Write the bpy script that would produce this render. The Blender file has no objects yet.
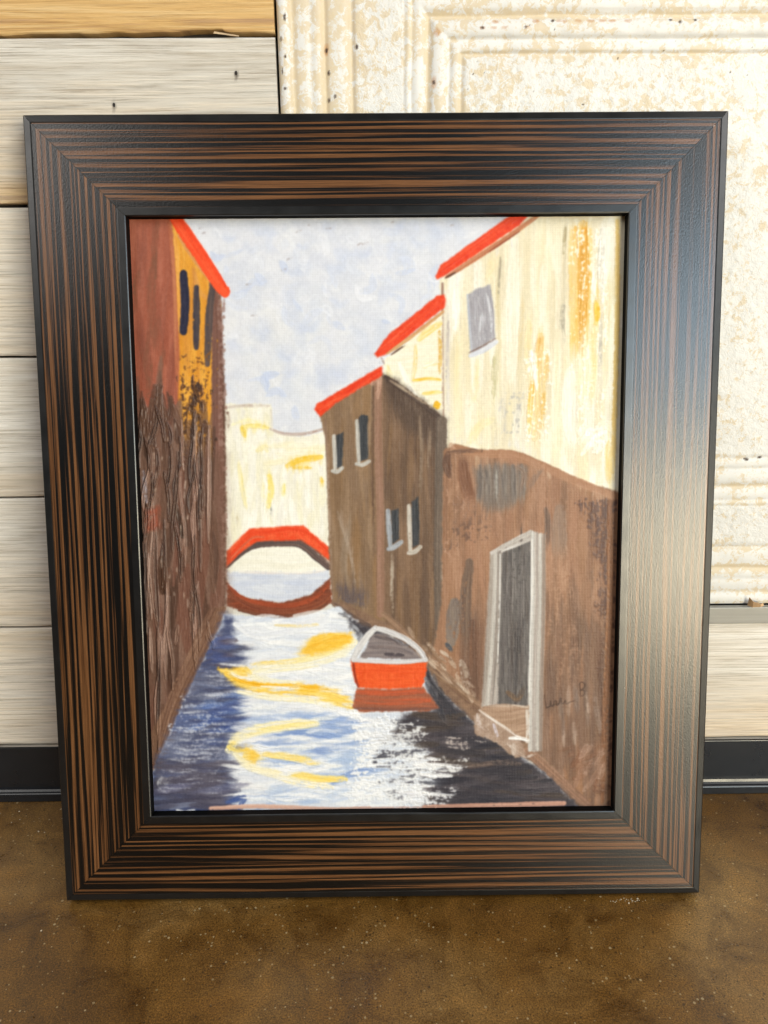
import bpy, math
import numpy as np
from mathutils import Matrix, Vector

# ------------------------------------------------------------------ camera
scene = bpy.context.scene
col_ = scene.collection
cam = bpy.data.cameras.new("camera")
cam.sensor_fit = 'VERTICAL'
cam.sensor_height = 36.0
cam.sensor_width = 27.0
cam.lens = 738.45 / 1024 * 36.0
cam.clip_start = 0.01
cam.clip_end = 100
cam_o = bpy.data.objects.new("camera", cam)
col_.objects.link(cam_o)
R = Matrix(((0.9999419493, 0.0090533791, -0.0058424595),
            (-0.0081983571, 0.2874239928, -0.9577683620),
            (-0.0069917770, 0.9577606615, 0.2874815305)))
cam_o.matrix_world = Matrix.Translation((-0.0011, -0.5165, 0.50747)) @ R.to_4x4()
scene.camera = cam_o
scene.render.resolution_x, scene.render.resolution_y = 768, 1024

# ------------------------------------------------------------------ light (an indoor room: lamps, dim walls around)
world = bpy.data.worlds.new("World")
scene.world = world
world.use_nodes = True
world.node_tree.nodes["Background"].inputs[0].default_value = (0.80, 0.88, 1.0, 1)
world.node_tree.nodes["Background"].inputs[1].default_value = 0.035
vs = scene.view_settings
vs.view_transform = 'Standard'
vs.look = 'None'
vs.exposure = 0.0
vs.gamma = 1.0


def area(name, loc, target, sx, sy, power, color, spread=math.pi):
    l = bpy.data.lights.new(name, 'AREA')
    l.shape = 'RECTANGLE'
    l.size, l.size_y = sx, sy
    l.energy = power
    l.color = color
    l.spread = spread
    o = bpy.data.objects.new(name, l)
    o.location = loc
    o.rotation_euler = (Vector(target) - Vector(loc)).to_track_quat('-Z', 'Y').to_euler()
    col_.objects.link(o)
    return o


area("ceiling_light_left", (-2.0, -1.35, 2.1), (0, 0.1, 0.2), 2.2, 1.3, 43, (1.0, 0.965, 0.92))
area("ceiling_light_right", (1.95, -1.25, 1.95), (0, 0.1, 0.2), 1.6, 1.2, 33, (1.0, 0.97, 0.93))
area("window_low", (1.75, -2.75, 0.30), (0.2, 0, 0.3), 1.30, 1.00, 98, (1.0, 0.885, 0.64))
area("window_high", (1.75, -2.75, 1.38), (0.2, 0, 0.3), 1.30, 1.00, 42, (0.62, 0.83, 1.0))

rng = np.random.default_rng(7)


# ------------------------------------------------------------------ helpers
def lin(c):
    c = np.asarray(c, dtype=np.float64)
    return np.where(c <= 0.04045, c / 12.92, ((c + 0.055) / 1.055) ** 2.4)


def link(name, verts, faces, mat, parent=None, smooth=False, uv=None):
    me = bpy.data.meshes.new(name)
    me.from_pydata([tuple(v) for v in verts], [], faces)
    me.update()
    if smooth:
        me.polygons.foreach_set('use_smooth', [True] * len(me.polygons))
    if uv is not None:
        layer = me.uv_layers.new(name='UVMap')
        for lp in me.loops:
            layer.data[lp.index].uv = uv[lp.vertex_index]
    if mat:
        me.materials.append(mat)
    o = bpy.data.objects.new(name, me)
    col_.objects.link(o)
    if parent:
        o.parent = parent
    return o


def grid_obj(name, P, mat, parent=None, colors=None, attrs=None, flip=False):
    """P: (ny, nx, 3) vertex grid."""
    ny, nx = P.shape[:2]
    me = bpy.data.meshes.new(name)
    me.vertices.add(nx * ny)
    me.vertices.foreach_set('co', P.reshape(-1).astype(np.float32))
    idx = np.arange(nx * ny).reshape(ny, nx)
    q = np.stack([idx[:-1, :-1], idx[:-1, 1:], idx[1:, 1:], idx[1:, :-1]], -1).reshape(-1, 4)
    if flip:
        q = q[:, ::-1]
    nf = len(q)
    me.loops.add(nf * 4)
    me.loops.foreach_set('vertex_index', q.reshape(-1).astype(np.int32))
    me.polygons.add(nf)
    me.polygons.foreach_set('loop_start', np.arange(0, nf * 4, 4, dtype=np.int32))
    me.polygons.foreach_set('use_smooth', np.ones(nf, dtype=bool))
    me.update(calc_edges=True)
    me.validate()
    if colors is not None:
        a = me.color_attributes.new('paint', 'FLOAT_COLOR', 'POINT')
        c = np.ones((nx * ny, 4), np.float32)
        c[:, :3] = colors.reshape(-1, 3)
        a.data.foreach_set('color', c.reshape(-1))
    for k, v in (attrs or {}).items():
        a = me.attributes.new(k, 'FLOAT', 'POINT')
        a.data.foreach_set('value', v.reshape(-1).astype(np.float32))
    me.materials.append(mat)
    o = bpy.data.objects.new(name, me)
    col_.objects.link(o)
    if parent:
        o.parent = parent
    return o


def sstep(a, b, x):
    t = np.clip((x - a) / (b - a), 0, 1)
    return t * t * (3 - 2 * t)


def vnoise(ny, nx, cy, cx, seed):
    r = np.random.default_rng(seed)
    iso = abs(cy - cx) < 0.01
    if ny < 3:                      # one-dimensional
        x = np.arange(nx) / cx
        xi = x.astype(int)
        fx = x - xi
        fx = fx * fx * (3 - 2 * fx)
        L = r.random(int(nx / cx) + 3)
        return np.repeat((L[xi] * (1 - fx) + L[xi + 1] * fx)[None, :], ny, 0)
    yy, xx = np.mgrid[0:ny, 0:nx].astype(float)
    if iso:                         # turned so that the lattice does not show
        t = r.uniform(0.4, 1.1)
        a, b = xx * math.cos(t) + yy * math.sin(t), yy * math.cos(t) - xx * math.sin(t)
        xx, yy = a, b
    else:                           # streaks wander a little
        ph = r.uniform(0, 6.28, 4)
        if cy > cx:
            xx = xx + cx * (1.1 * np.sin(yy / (cy * 0.55) + ph[0] + 0.02 * xx / cx) + 0.7 * np.sin(yy / (cy * 0.21) + ph[1] + 0.9 * np.sin(xx / (cx * 9))))
            yy = yy + cy * r.random(4096)[(np.floor(xx / cx).astype(int) + 600) % 4096]
        else:
            yy = yy + cy * (1.1 * np.sin(xx / (cx * 0.55) + ph[0] + 0.02 * yy / cy) + 0.7 * np.sin(xx / (cx * 0.21) + ph[1] + 0.9 * np.sin(yy / (cy * 9))))
            xx = xx + cx * r.random(4096)[(np.floor(yy / cy).astype(int) + 600) % 4096]
    y, x = yy / cy, xx / cx
    y -= y.min() - 0.01
    x -= x.min() - 0.01
    yi, xi = y.astype(int), x.astype(int)
    L = r.random((yi.max() + 2, xi.max() + 2))
    fy, fx = y - yi, x - xi
    fy, fx = fy * fy * (3 - 2 * fy), fx * fx * (3 - 2 * fx)
    return (L[yi, xi] * (1 - fx) + L[yi, xi + 1] * fx) * (1 - fy) + (L[yi + 1, xi] * (1 - fx) + L[yi + 1, xi + 1] * fx) * fy


def fbm(ny, nx, cy, cx, seed, oct=3, gain=0.5):
    s = 0
    amp = 1
    tot = 0
    for i in range(oct):
        s = s + amp * vnoise(ny, nx, max(cy / 2 ** i, 1.0), max(cx / 2 ** i, 1.0), seed + 101 * i)
        tot += amp
        amp *= gain
    n = s / tot
    return np.clip((n - 0.5) * 1.6 + 0.5, 0, 1)


def tag(o, label=None, cat=None, group=None, kind=None):
    for k, v in (('label', label), ('category', cat), ('group', group), ('kind', kind)):
        if v:
            o[k] = v
    return o


# node helpers
class NT:
    def __init__(self, name):
        self.m = bpy.data.materials.new(name)
        self.m.use_nodes = True
        self.t = self.m.node_tree
        self.b = self.t.nodes['Principled BSDF']

    def n(self, typ, **kw):
        nd = self.t.nodes.new(typ)
        for k, v in kw.items():
            if k.startswith('i_'):
                nd.inputs[k[2:].replace('_', ' ')].default_value = v
            else:
                setattr(nd, k, v)
        return nd

    def l(self, a, b):
        self.t.links.new(a, b)

    def coords(self, scale, kind='Object', src=None):
        if src is None:
            tc = self.n('ShaderNodeTexCoord')
            src = tc.outputs[kind]
        mp = self.n('ShaderNodeMapping')
        mp.inputs['Scale'].default_value = scale
        self.l(src, mp.inputs['Vector'])
        return mp.outputs['Vector']

    def noise(self, vec, scale=1.0, detail=3.0, rough=0.55, dist=0.0):
        nd = self.n('ShaderNodeTexNoise')
        nd.inputs['Scale'].default_value = scale
        nd.inputs['Detail'].default_value = detail
        nd.inputs['Roughness'].default_value = rough
        nd.inputs['Distortion'].default_value = dist
        self.l(vec, nd.inputs['Vector'])
        return nd.outputs['Fac']

    def ramp(self, fac, stops, interp='LINEAR'):
        r = self.n('ShaderNodeValToRGB')
        cr = r.color_ramp
        cr.interpolation = interp
        while len(cr.elements) < len(stops):
            cr.elements.new(0.5)
        for e, (p, c) in zip(cr.elements, stops):
            e.position = p
            if not hasattr(c, '__len__'):
                c = (c, c, c)
            e.color = (*c, 1)
        self.l(fac, r.inputs['Fac'])
        return r.outputs['Color']

    def mix(self, fac, a, b, blend='MIX'):
        m = self.n('ShaderNodeMix', data_type='RGBA', blend_type=blend)
        for s, v in ((m.inputs[0], fac), (m.inputs[6], a), (m.inputs[7], b)):
            if hasattr(v, 'is_linked'):
                self.l(v, s)
            elif hasattr(v, '__len__'):
                s.default_value = (*v, 1)
            else:
                s.default_value = v
        return m.outputs[2]

    def math(self, op, a, b=0.0, c=0.0, clamp=False):
        m = self.n('ShaderNodeMath', operation=op, use_clamp=clamp)
        for i, v in enumerate((a, b, c)):
            if hasattr(v, 'is_linked'):
                self.l(v, m.inputs[i])
            else:
                m.inputs[i].default_value = v
        return m.outputs[0]

    def bump(self, h, strength, dist, prev=None):
        b = self.n('ShaderNodeBump')
        b.inputs['Strength'].default_value = strength
        b.inputs['Distance'].default_value = dist
        self.l(h, b.inputs['Height'])
        if prev is not None:
            self.l(prev, b.inputs['Normal'])
        return b.outputs['Normal']

    def set(self, **kw):
        for k, v in kw.items():
            s = self.b.inputs[k.replace('_', ' ')]
            if hasattr(v, 'is_linked'):
                self.l(v, s)
            elif hasattr(v, '__len__'):
                s.default_value = (*v, 1)
            else:
                s.default_value = v
        return self.m


# ------------------------------------------------------------------ materials
def mat_floor():
    t = NT('stained_concrete')
    v = t.coords((1, 1, 1))
    big = t.noise(v, 5.5, 5, 0.62, 0.6)
    mid = t.noise(v, 26, 6, 0.62, 0.8)
    fine = t.noise(v, 760, 3, 0.8)
    c = t.ramp(big, [(0.26, (0.078, 0.034, 0.0062)), (0.48, (0.142, 0.069, 0.0140)), (0.74, (0.240, 0.140, 0.046))])
    c2 = t.ramp(mid, [(0.30, (0.50, 0.44, 0.36)), (0.52, (1, 1, 1)), (0.75, (1.40, 1.36, 1.28))])
    c = t.mix(1.0, c, c2, 'MULTIPLY')
    c3 = t.ramp(fine, [(0.33, (0.30, 0.26, 0.22)), (0.5, (1, 1, 1)), (0.67, (1.95, 1.9, 1.75))])
    c = t.mix(1.0, c, c3, 'MULTIPLY')
    # pale grit set in the slab
    vo = t.n('ShaderNodeTexVoronoi', feature='F1')
    vo.inputs['Scale'].default_value = 270
    t.l(v, vo.inputs['Vector'])
    sep = t.n('ShaderNodeSeparateColor')
    t.l(vo.outputs['Color'], sep.inputs[0])
    size = t.math('MULTIPLY', t.math('SUBTRACT', sep.outputs[0], 0.72, clamp=True), 1.1)
    grit = t.math('LESS_THAN', vo.outputs['Distance'], size)
    gc = t.mix(sep.outputs[1], (0.34, 0.235, 0.10), (0.60, 0.48, 0.28))
    c = t.mix(t.math('MULTIPLY', grit, 0.55), c, gc)
    vo2 = t.n('ShaderNodeTexVoronoi', feature='F1')
    vo2.inputs['Scale'].default_value = 330
    t.l(v, vo2.inputs['Vector'])
    sep2 = t.n('ShaderNodeSeparateColor')
    t.l(vo2.outputs['Color'], sep2.inputs[0])
    pit = t.math('LESS_THAN', vo2.outputs['Distance'], t.math('MULTIPLY', t.math('SUBTRACT', sep2.outputs[0], 0.72, clamp=True), 1.2))
    c = t.mix(t.math('MULTIPLY', pit, 0.7), c, (0.022, 0.012, 0.005))
    rough = t.ramp(mid, [(0.3, 0.24), (0.7, 0.42)])
    h = t.math('ADD', t.math('MULTIPLY', fine, 0.6), t.math('MULTIPLY', t.noise(v, 120, 3), 0.8))
    nrm = t.bump(h, 0.30, 0.0006)
    return t.set(Base_Color=c, Roughness=rough, Normal=nrm, Specular_IOR_Level=0.5)


def mat_planks():
    t = NT('greywashed_boards')
    tc = t.n('ShaderNodeTexCoord')
    at = t.n('ShaderNodeAttribute', attribute_name='tint')
    st = t.n('ShaderNodeAttribute', attribute_name='stain')
    off = t.n('ShaderNodeVectorMath', operation='ADD')
    cmb = t.n('ShaderNodeCombineXYZ')
    t.l(t.math('MULTIPLY', at.outputs['Fac'], 17.0), cmb.inputs[0])
    t.l(t.math('MULTIPLY', at.outputs['Fac'], 5.0), cmb.inputs[1])
    t.l(tc.outputs['Object'], off.inputs[0])
    t.l(cmb.outputs[0], off.inputs[1])
    v = off.outputs[0]
    saw = t.noise(t.coords((16, 1, 720), src=v), 1, 5, 0.7, 0.35)
    grain = t.noise(t.coords((4.5, 1, 150), src=v), 1, 5, 0.66, 1.0)
    patch = t.noise(t.coords((7, 1, 40), src=v), 1, 4, 0.6, 0.6)
    tan = t.noise(t.coords((2.5, 1, 22), src=v), 1, 3, 0.6, 0.6)
    wash = t.ramp(grain, [(0.25, (0.40, 0.345, 0.275)), (0.47, (0.575, 0.535, 0.475)), (0.72, (0.69, 0.665, 0.62))])
    wash = t.mix(0.8, wash, t.ramp(saw, [(0.33, (0.52, 0.47, 0.41)), (0.48, (1, 1, 1)), (0.66, (1.22, 1.22, 1.22))]), 'MULTIPLY')
    wash = t.mix(t.math('MULTIPLY', t.ramp(patch, [(0.52, 0.0), (0.72, 1.0)]), 0.6), wash, (0.66, 0.64, 0.60))
    wash = t.mix(t.math('MULTIPLY', t.ramp(tan, [(0.48, 0.0), (0.75, 1.0)]), 0.6), wash, (0.53, 0.45, 0.345))
    raw = t.ramp(grain, [(0.25, (0.36, 0.165, 0.045)), (0.45, (0.60, 0.36, 0.125)), (0.70, (0.72, 0.53, 0.28))])
    raw = t.mix(0.8, raw, t.ramp(saw, [(0.30, (0.58, 0.50, 0.42)), (0.5, (1, 1, 1)), (0.7, (1.15, 1.18, 1.25))]), 'MULTIPLY')
    sfac = t.math('ADD', st.outputs['Fac'], t.math('MULTIPLY', t.math('SUBTRACT', grain, 0.5), 1.3), clamp=True)
    sfac = t.math('MULTIPLY', sfac, t.math('GREATER_THAN', st.outputs['Fac'], 0.02))
    pl = t.n('ShaderNodeAttribute', attribute_name='pale')
    wash = t.mix(t.math('MULTIPLY', pl.outputs['Fac'], 1.0), wash, t.mix(1.0, wash, (1.24, 1.24, 1.25), 'MULTIPLY'))
    c = t.mix(sfac, wash, raw)
    dk = t.n('ShaderNodeAttribute', attribute_name='dent')
    c = t.mix(dk.outputs['Fac'], c, (0.035, 0.02, 0.012))
    h = t.math('ADD', t.math('MULTIPLY', saw, 0.8), t.math('MULTIPLY', grain, 0.5))
    nrm = t.bump(h, 0.75, 0.0014)
    return t.set(Base_Color=c, Roughness=0.62, Normal=nrm, Specular_IOR_Level=0.3)


def mat_tin():
    t = NT('chipped_white_tin_paint')
    v = t.coords((1, 1, 1))
    big = t.noise(v, 22, 3, 0.6, 0.4)
    sp = t.noise(v, 125, 5, 0.68, 0.5)
    sp2 = t.noise(v, 300, 3, 0.6, 0.5)
    wear = t.n('ShaderNodeAttribute', attribute_name='wear')
    m = t.math('ADD', t.math('ADD', t.math('MULTIPLY', sp, 1.0), t.math('MULTIPLY', big, 0.42)), t.math('MULTIPLY', wear.outputs['Fac'], 0.14))
    chip = t.ramp(m, [(0.735, 0.0), (0.785, 1.0)])
    m2 = t.math('ADD', t.math('ADD', t.math('MULTIPLY', sp2, 0.9), t.math('MULTIPLY', big, 0.25)), t.math('MULTIPLY', wear.outputs['Fac'], 0.13))
    small = t.ramp(m2, [(0.605, 0.0), (0.70, 1.0)])
    white = t.mix(t.noise(v, 60, 3), (0.66, 0.655, 0.64), (0.77, 0.765, 0.75))
    bare = t.mix(sp2, (0.56, 0.40, 0.20), (0.70, 0.60, 0.41))
    c = t.mix(t.math('MULTIPLY', chip, 0.66), white, bare)
    c = t.mix(t.math('MULTIPLY', small, 0.50), c, bare)
    ru = t.n('ShaderNodeAttribute', attribute_name='rust')
    rf = t.math('ADD', ru.outputs['Fac'], t.math('MULTIPLY', t.math('SUBTRACT', sp2, 0.5), 0.8), clamp=True)
    rf = t.math('MULTIPLY', rf, t.math('GREATER_THAN', ru.outputs['Fac'], 0.03))
    rust = t.mix(t.noise(v, 500, 2), (0.62, 0.30, 0.07), (0.36, 0.13, 0.03))
    c = t.mix(rf, c, rust)
    dk = t.n('ShaderNodeAttribute', attribute_name='dent')
    df = t.math('ADD', dk.outputs['Fac'], t.math('MULTIPLY', t.math('SUBTRACT', sp2, 0.55), 1.2), clamp=True)
    df = t.math('MULTIPLY', df, t.math('GREATER_THAN', dk.outputs['Fac'], 0.03))
    c = t.mix(df, c, (0.05, 0.025, 0.015))
    stip = t.n('ShaderNodeAttribute', attribute_name='stipple')
    worm = t.noise(v, 330, 2, 0.5, 1.2)
    h = t.math('SUBTRACT', t.math('MULTIPLY', t.math('MULTIPLY', worm, stip.outputs['Fac']), 1.4), t.math('MULTIPLY', chip, 0.12))
    h = t.math('ADD', h, t.math('MULTIPLY', sp2, 0.25))
    nrm = t.bump(h, 0.34, 0.0014)
    return t.set(Base_Color=c, Roughness=0.48, Normal=nrm, Specular_IOR_Level=0.4)


def mat_veneer():
    t = NT('ebony_veneer')
    uv = t.n('ShaderNodeTexCoord').outputs['UV']
    sep = t.n('ShaderNodeSeparateXYZ')
    t.l(uv, sep.inputs[0])
    w = t.noise(t.coords((1.5, 75, 1), src=uv), 1, 2.5, 0.5)
    w2 = t.noise(t.coords((5.5, 240, 1), src=uv), 1, 2, 0.5)
    wide = t.noise(t.coords((1.7, 120, 1), src=uv), 1, 1.0, 0.5)
    fine = t.noise(t.coords((4.5, 860, 1), src=uv), 1, 3, 0.62)
    pore = t.noise(t.coords((30, 2300, 1), src=uv), 1, 2, 0.6)
    ph = t.math('ADD', t.math('MULTIPLY', sep.outputs[1], 2 * math.pi / 0.0052), t.math('MULTIPLY', t.math('SUBTRACT', w, 0.5), 21.0))
    ph = t.math('ADD', ph, t.math('MULTIPLY', t.math('SUBTRACT', w2, 0.5), 2.2))
    sn = t.math('SINE', ph)
    m = t.math('ADD', t.math('MULTIPLY', sn, 0.145), t.math('MULTIPLY', fine, 0.95))
    m = t.math('ADD', m, t.math('MULTIPLY', wide, 0.62))
    c = t.ramp(m, [(0.755, (0.0022, 0.0019, 0.0019)), (0.80, (0.016, 0.0085, 0.0045)), (0.845, (0.078, 0.031, 0.0105)), (1.0, (0.160, 0.070, 0.026))])
    c = t.mix(0.8, c, t.ramp(pore, [(0.32, (0.42, 0.38, 0.36)), (0.52, (1.0, 1.0, 1.0)), (0.75, (1.25, 1.2, 1.2))]), 'MULTIPLY')
    tex = t.noise(t.coords((520, 900, 1), src=uv), 1, 2, 0.5, 0.6)
    nrm = t.bump(t.math('ADD', tex, t.math('MULTIPLY', pore, 0.5)), 0.15, 0.0009)
    return t.set(Base_Color=c, Roughness=0.275, Normal=nrm, Specular_IOR_Level=0.68)


def mat_black(name, base=(0.008, 0.008, 0.009), rough=0.33, bump=0.1, spec=0.5):
    t = NT(name)
    v = t.coords((1, 1, 1))
    n1 = t.noise(v, 700, 3)
    n2 = t.noise(v, 40, 4, 0.6)
    c = t.mix(n2, base, tuple(b * 1.9 for b in base))
    r = t.ramp(n2, [(0.3, rough * 0.85), (0.7, rough * 1.2)])
    return t.set(Base_Color=c, Roughness=r, Normal=t.bump(n1, bump, 0.0006), Specular_IOR_Level=spec)


def mat_canvas():
    t = NT('oil_paint_on_canvas')
    a = t.n('ShaderNodeAttribute', attribute_name='paint')
    v = t.coords((1, 1, 1))
    wx = t.n('ShaderNodeTexWave', wave_type='BANDS', bands_direction='X')
    wy = t.n('ShaderNodeTexWave', wave_type='BANDS', bands_direction='Y')
    for w in (wx, wy):
        w.inputs['Scale'].default_value = 230
        w.inputs['Distortion'].default_value = 1.2
        w.inputs['Detail'].default_value = 1
        t.l(v, w.inputs['Vector'])
    thick = t.n('ShaderNodeAttribute', attribute_name='thick')
    weave = t.math('MULTIPLY', wx.outputs['Fac'], wy.outputs['Fac'])
    weave = t.math('MULTIPLY', weave, t.math('SUBTRACT', 1.0, thick.outputs['Fac'], clamp=True))
    nrm = t.bump(weave, 0.16, 0.0006)
    nrm = t.bump(t.noise(v, 1500, 3), 0.12, 0.0005, nrm)
    return t.set(Base_Color=a.outputs['Color'], Roughness=0.42, Normal=nrm, Specular_IOR_Level=0.22)


def mat_metal():
    t = NT('dull_grey_metal_strip')
    v = t.coords((6, 1, 300))
    n = t.noise(v, 1, 4)
    c = t.mix(n, (0.26, 0.255, 0.235), (0.36, 0.35, 0.325))
    return t.set(Base_Color=c, Roughness=0.45, Metallic=0.35, Normal=t.bump(n, 0.1, 0.0005))


def mat_plain(name, c, rough=0.7):
    t = NT(name)
    n = t.noise(t.coords((1, 1, 1)), 260, 4)
    cc = t.mix(n, tuple(x * 0.7 for x in c), tuple(min(x * 1.2, 1) for x in c))
    return t.set(Base_Color=cc, Roughness=rough, Normal=t.bump(n, 0.3, 0.0006))


M_floor, M_planks, M_tin, M_veneer = mat_floor(), mat_planks(), mat_tin(), mat_veneer()
M_edge = mat_black('black_frame_edge', (0.004, 0.004, 0.0042), 0.34, 0.12, 0.55)
M_lip = mat_black('black_frame_lip', (0.0035, 0.0035, 0.0037), 0.31, 0.06, 0.7)
M_wall = mat_black('matt_black_rebate', (0.003, 0.003, 0.003), 0.7, 0.06, 0.05)
M_vinyl = mat_black('black_vinyl', (0.006, 0.007, 0.009), 0.30, 0.05, 0.5)
M_canvas, M_metal = mat_canvas(), mat_metal()
M_back = mat_plain('dark_wall_backing', (0.02, 0.015, 0.012))
M_board = mat_plain('kraft_backing_paper', (0.28, 0.19, 0.10))
M_crumb = mat_plain('white_plaster_crumb', (0.50, 0.42, 0.30))
M_flake = mat_plain('curled_paint_flake', (0.62, 0.40, 0.22), 0.5)

# ------------------------------------------------------------------ floor
WY = 0.147          # front of the boards
xs = np.linspace(-1.6, 1.6, 120)
ys = np.linspace(-3.2, 0.19, 120)
P = np.zeros((len(ys), len(xs), 3))
P[..., 0], P[..., 1] = np.meshgrid(xs, ys)
floor = grid_obj('concrete_floor', P, M_floor)
floor.location.z = -0.0015
tag(floor, 'polished brown stained concrete floor flecked with pale grit', 'floor', kind='structure')

# ------------------------------------------------------------------ wall of boards
SEAMS = [0.0, 0.0600, 0.1935, 0.3255, 0.4537, 0.5768, 0.7004, 0.835, 0.97, 1.10]
wall = bpy.data.objects.new('plank_wall', None)
col_.objects.link(wall)
wall.location = (0, WY, 0)
tag(wall, 'greywashed horizontal wooden board wall behind the leaning picture, one raw yellow board on top', 'plank wall', kind='thing')
# one mesh of boards
allv, allf, tint, stain, dent, pale = [], [], [], [], [], []
for k in range(len(SEAMS) - 1):
    z0, z1 = SEAMS[k], SEAMS[k + 1]
    x0, x1 = -1.1, (-0.0802 if 2 <= k <= 6 else 1.02)
    nx = 420 if 2 <= k <= 6 else 600
    nz = 34
    X = np.linspace(x0, x1, nx)
    r = np.random.default_rng(50 + k)
    gap = 0.0011 if k < 5 else 0.0014
    eb = (fbm(1, nx, 1, 22, 200 + k)[0] - 0.5) * 0.0012
    et = (fbm(1, nx, 1, 30, 300 + k)[0] - 0.5) * 0.0007
    if k == 6:      # torn lower edge of the raw yellow board
        eb = (fbm(1, nx, 1, 60, 77)[0] - 0.45) * 0.0042 + (fbm(1, nx, 1, 9, 78)[0] - 0.5) * 0.0016
        eb += np.where((X > -0.16) & (X < -0.12), (X + 0.16) * 0.03, 0)
        eb += 0.0022 * sstep(-0.25, -0.13, X) - 0.001
    bot, top = z0 + gap + eb, z1 - gap + et
    T = np.concatenate([[0, 0.0, 0.006, 0.02], np.linspace(0.04, 0.96, nz - 8), [0.98, 0.994, 1.0, 1.0]])
    T = np.array(T)
    Z = bot[None, :] + (top - bot)[None, :] * T[:, None]
    Y = np.zeros_like(Z)
    Y[0, :] = Y[-1, :] = 0.012
    Y[1, :] = Y[-2, :] = 0.0011
    Y[2, :] = Y[-3, :] = 0.0003
    Y += (fbm(len(T), nx, 10, 60, 400 + k) - 0.5) * 0.0005
    Y += r.uniform(-0.0004, 0.0006)
    XX = np.repeat(X[None, :], len(T), 0)
    base = len(allv)
    # end cap at the tin side
    XX = np.concatenate([XX, XX[:, -1:]], 1)
    Z = np.concatenate([Z, Z[:, -1:]], 1)
    Y = np.concatenate([Y, np.full_like(Y[:, -1:], 0.012)], 1)
    n2 = nx + 1
    ids = base + np.arange(len(T) * n2).reshape(len(T), n2)
    allv += np.stack([XX, Y, Z], -1).reshape(-1, 3).tolist()
    allf += np.stack([ids[:-1, :-1], ids[:-1, 1:], ids[1:, 1:], ids[1:, :-1]], -1).reshape(-1, 4).tolist()
    tint += [k * 0.37 + 0.1] * (len(T) * n2)
    pale += [(0, 1.0, 1.0, 0.95, 0.75, 0.05, 0, 0, 0.3)[k]] * (len(T) * n2)  # lower boards lightened in their colour, in place of more light on them
    s = np.zeros_like(Z)
    tt = (Z - z0) / (z1 - z0)
    if k in (6, 7):
        s += 1.0
    elif k == 5:
        s += 0.85 * sstep(0.26, 0.06, tt) * sstep(-0.40, -0.30, XX * 1.0 - 0.02 + 0.0 * tt) * 1.0
        s = np.maximum(s, 0.22 * sstep(0.9, 0.2, tt))
    elif k == 4:
        s += 0.10
    elif k == 3:
        s += 0.16 * sstep(0.35, 0.05, tt)
    elif k == 2:
        s += 0.20 * sstep(0.7, 0.1, tt)
    elif k == 1:
        s += np.where(XX > 0, 0.34 * sstep(0.62, 0.05, tt), 0.12)
    stain += s.reshape(-1).tolist()
    d = np.zeros_like(Z)
    for (nxp, nzp) in ((-0.2112, 0.6514), (-0.112, 0.6736)):
        d = np.maximum(d, sstep(0.0024, 0.0010, np.hypot(XX - nxp, (Z - nzp) * 0.8)))
    dent += d.reshape(-1).tolist()
boards = link('boards', allv, allf, M_planks, wall, smooth=False)
for nme, arr in (('tint', tint), ('stain', stain), ('dent', dent), ('pale', pale)):
    a = boards.data.attributes.new(nme, 'FLOAT', 'POINT')
    a.data.foreach_set('value', np.array(arr, np.float32))


# small nail pits need finer geometry than the boards carry: real recessed nail heads
def disc(cx, cz, r, y0, y1, n=10):
    vs = [(cx, y0 - (y0 - y1) * 0.2, cz)] + [(cx + r * math.cos(a), y0, cz + 1.5 * r * math.sin(a)) for a in np.linspace(0, 2 * math.pi, n, endpoint=False)]
    return vs, [(0, i + 1, (i + 1) % n + 1) for i in range(n)]


for (nxp, nzp) in ((-0.2112, 0.6514), (-0.112, 0.6736)):
    vsd, fsd = disc(nxp, nzp, 0.0011, -0.0008, -0.0012)
    link('nail_head', vsd, fsd, M_back, wall)
# splinter hanging at the torn edge
spl = [(-0.128, -0.0012, 0.7010), (-0.108, -0.0030, 0.6982), (-0.1075, -0.0032, 0.6989), (-0.127, -0.0012, 0.7024), (-0.118, 0.001, 0.7012)]
o = link('splinter', spl, [(0, 1, 2, 3), (0, 4, 1), (4, 3, 2), (1, 4, 2)], M_planks, wall)
a = o.data.attributes.new('stain', 'FLOAT', 'POINT')
a.data.foreach_set('value', np.ones(5, np.float32) * 0.6)
# dark backing that shows in the gaps
bk = [(-1.1, 0.0125, 0), (1.02, 0.0125, 0), (1.02, 0.0125, 1.10), (-1.1, 0.0125, 1.10), (-1.1, 0.05, 0), (1.02, 0.05, 0), (1.02, 0.05, 1.10), (-1.1, 0.05, 1.10)]
link('wall_backing', bk, [(0, 1, 2, 3), (5, 4, 7, 6), (3, 2, 6, 7), (0, 4, 5, 1), (0, 3, 7, 4), (1, 5, 6, 2)], M_back, wall)

# ------------------------------------------------------------------ pressed tin panel
TX0, TX1, TZ0, TZ1 = -0.0782, 1.0, 0.2105, 0.832
nx, nz = 1080, 640
X, Z = np.meshgrid(np.linspace(TX0, TX1, nx), np.linspace(TZ0, TZ1, nz))
sx = X - TX0
szb = (Z - TZ0)
szt = (TZ1 - Z)
s = np.minimum(sx, np.minimum(szb, szt)) * 1000.0       # mm in from the border
s = s + (fbm(nz, nx, 40, 40, 5) - 0.5) * 1.2


def bead(s, c, w, h):
    return h * np.clip(1 - ((s - c) / (w / 2)) ** 2, 0, None) ** 0.75


def groove(s, c, w, h):
    return -h * np.exp(-((s - c) / (w * 0.5)) ** 2)


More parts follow.
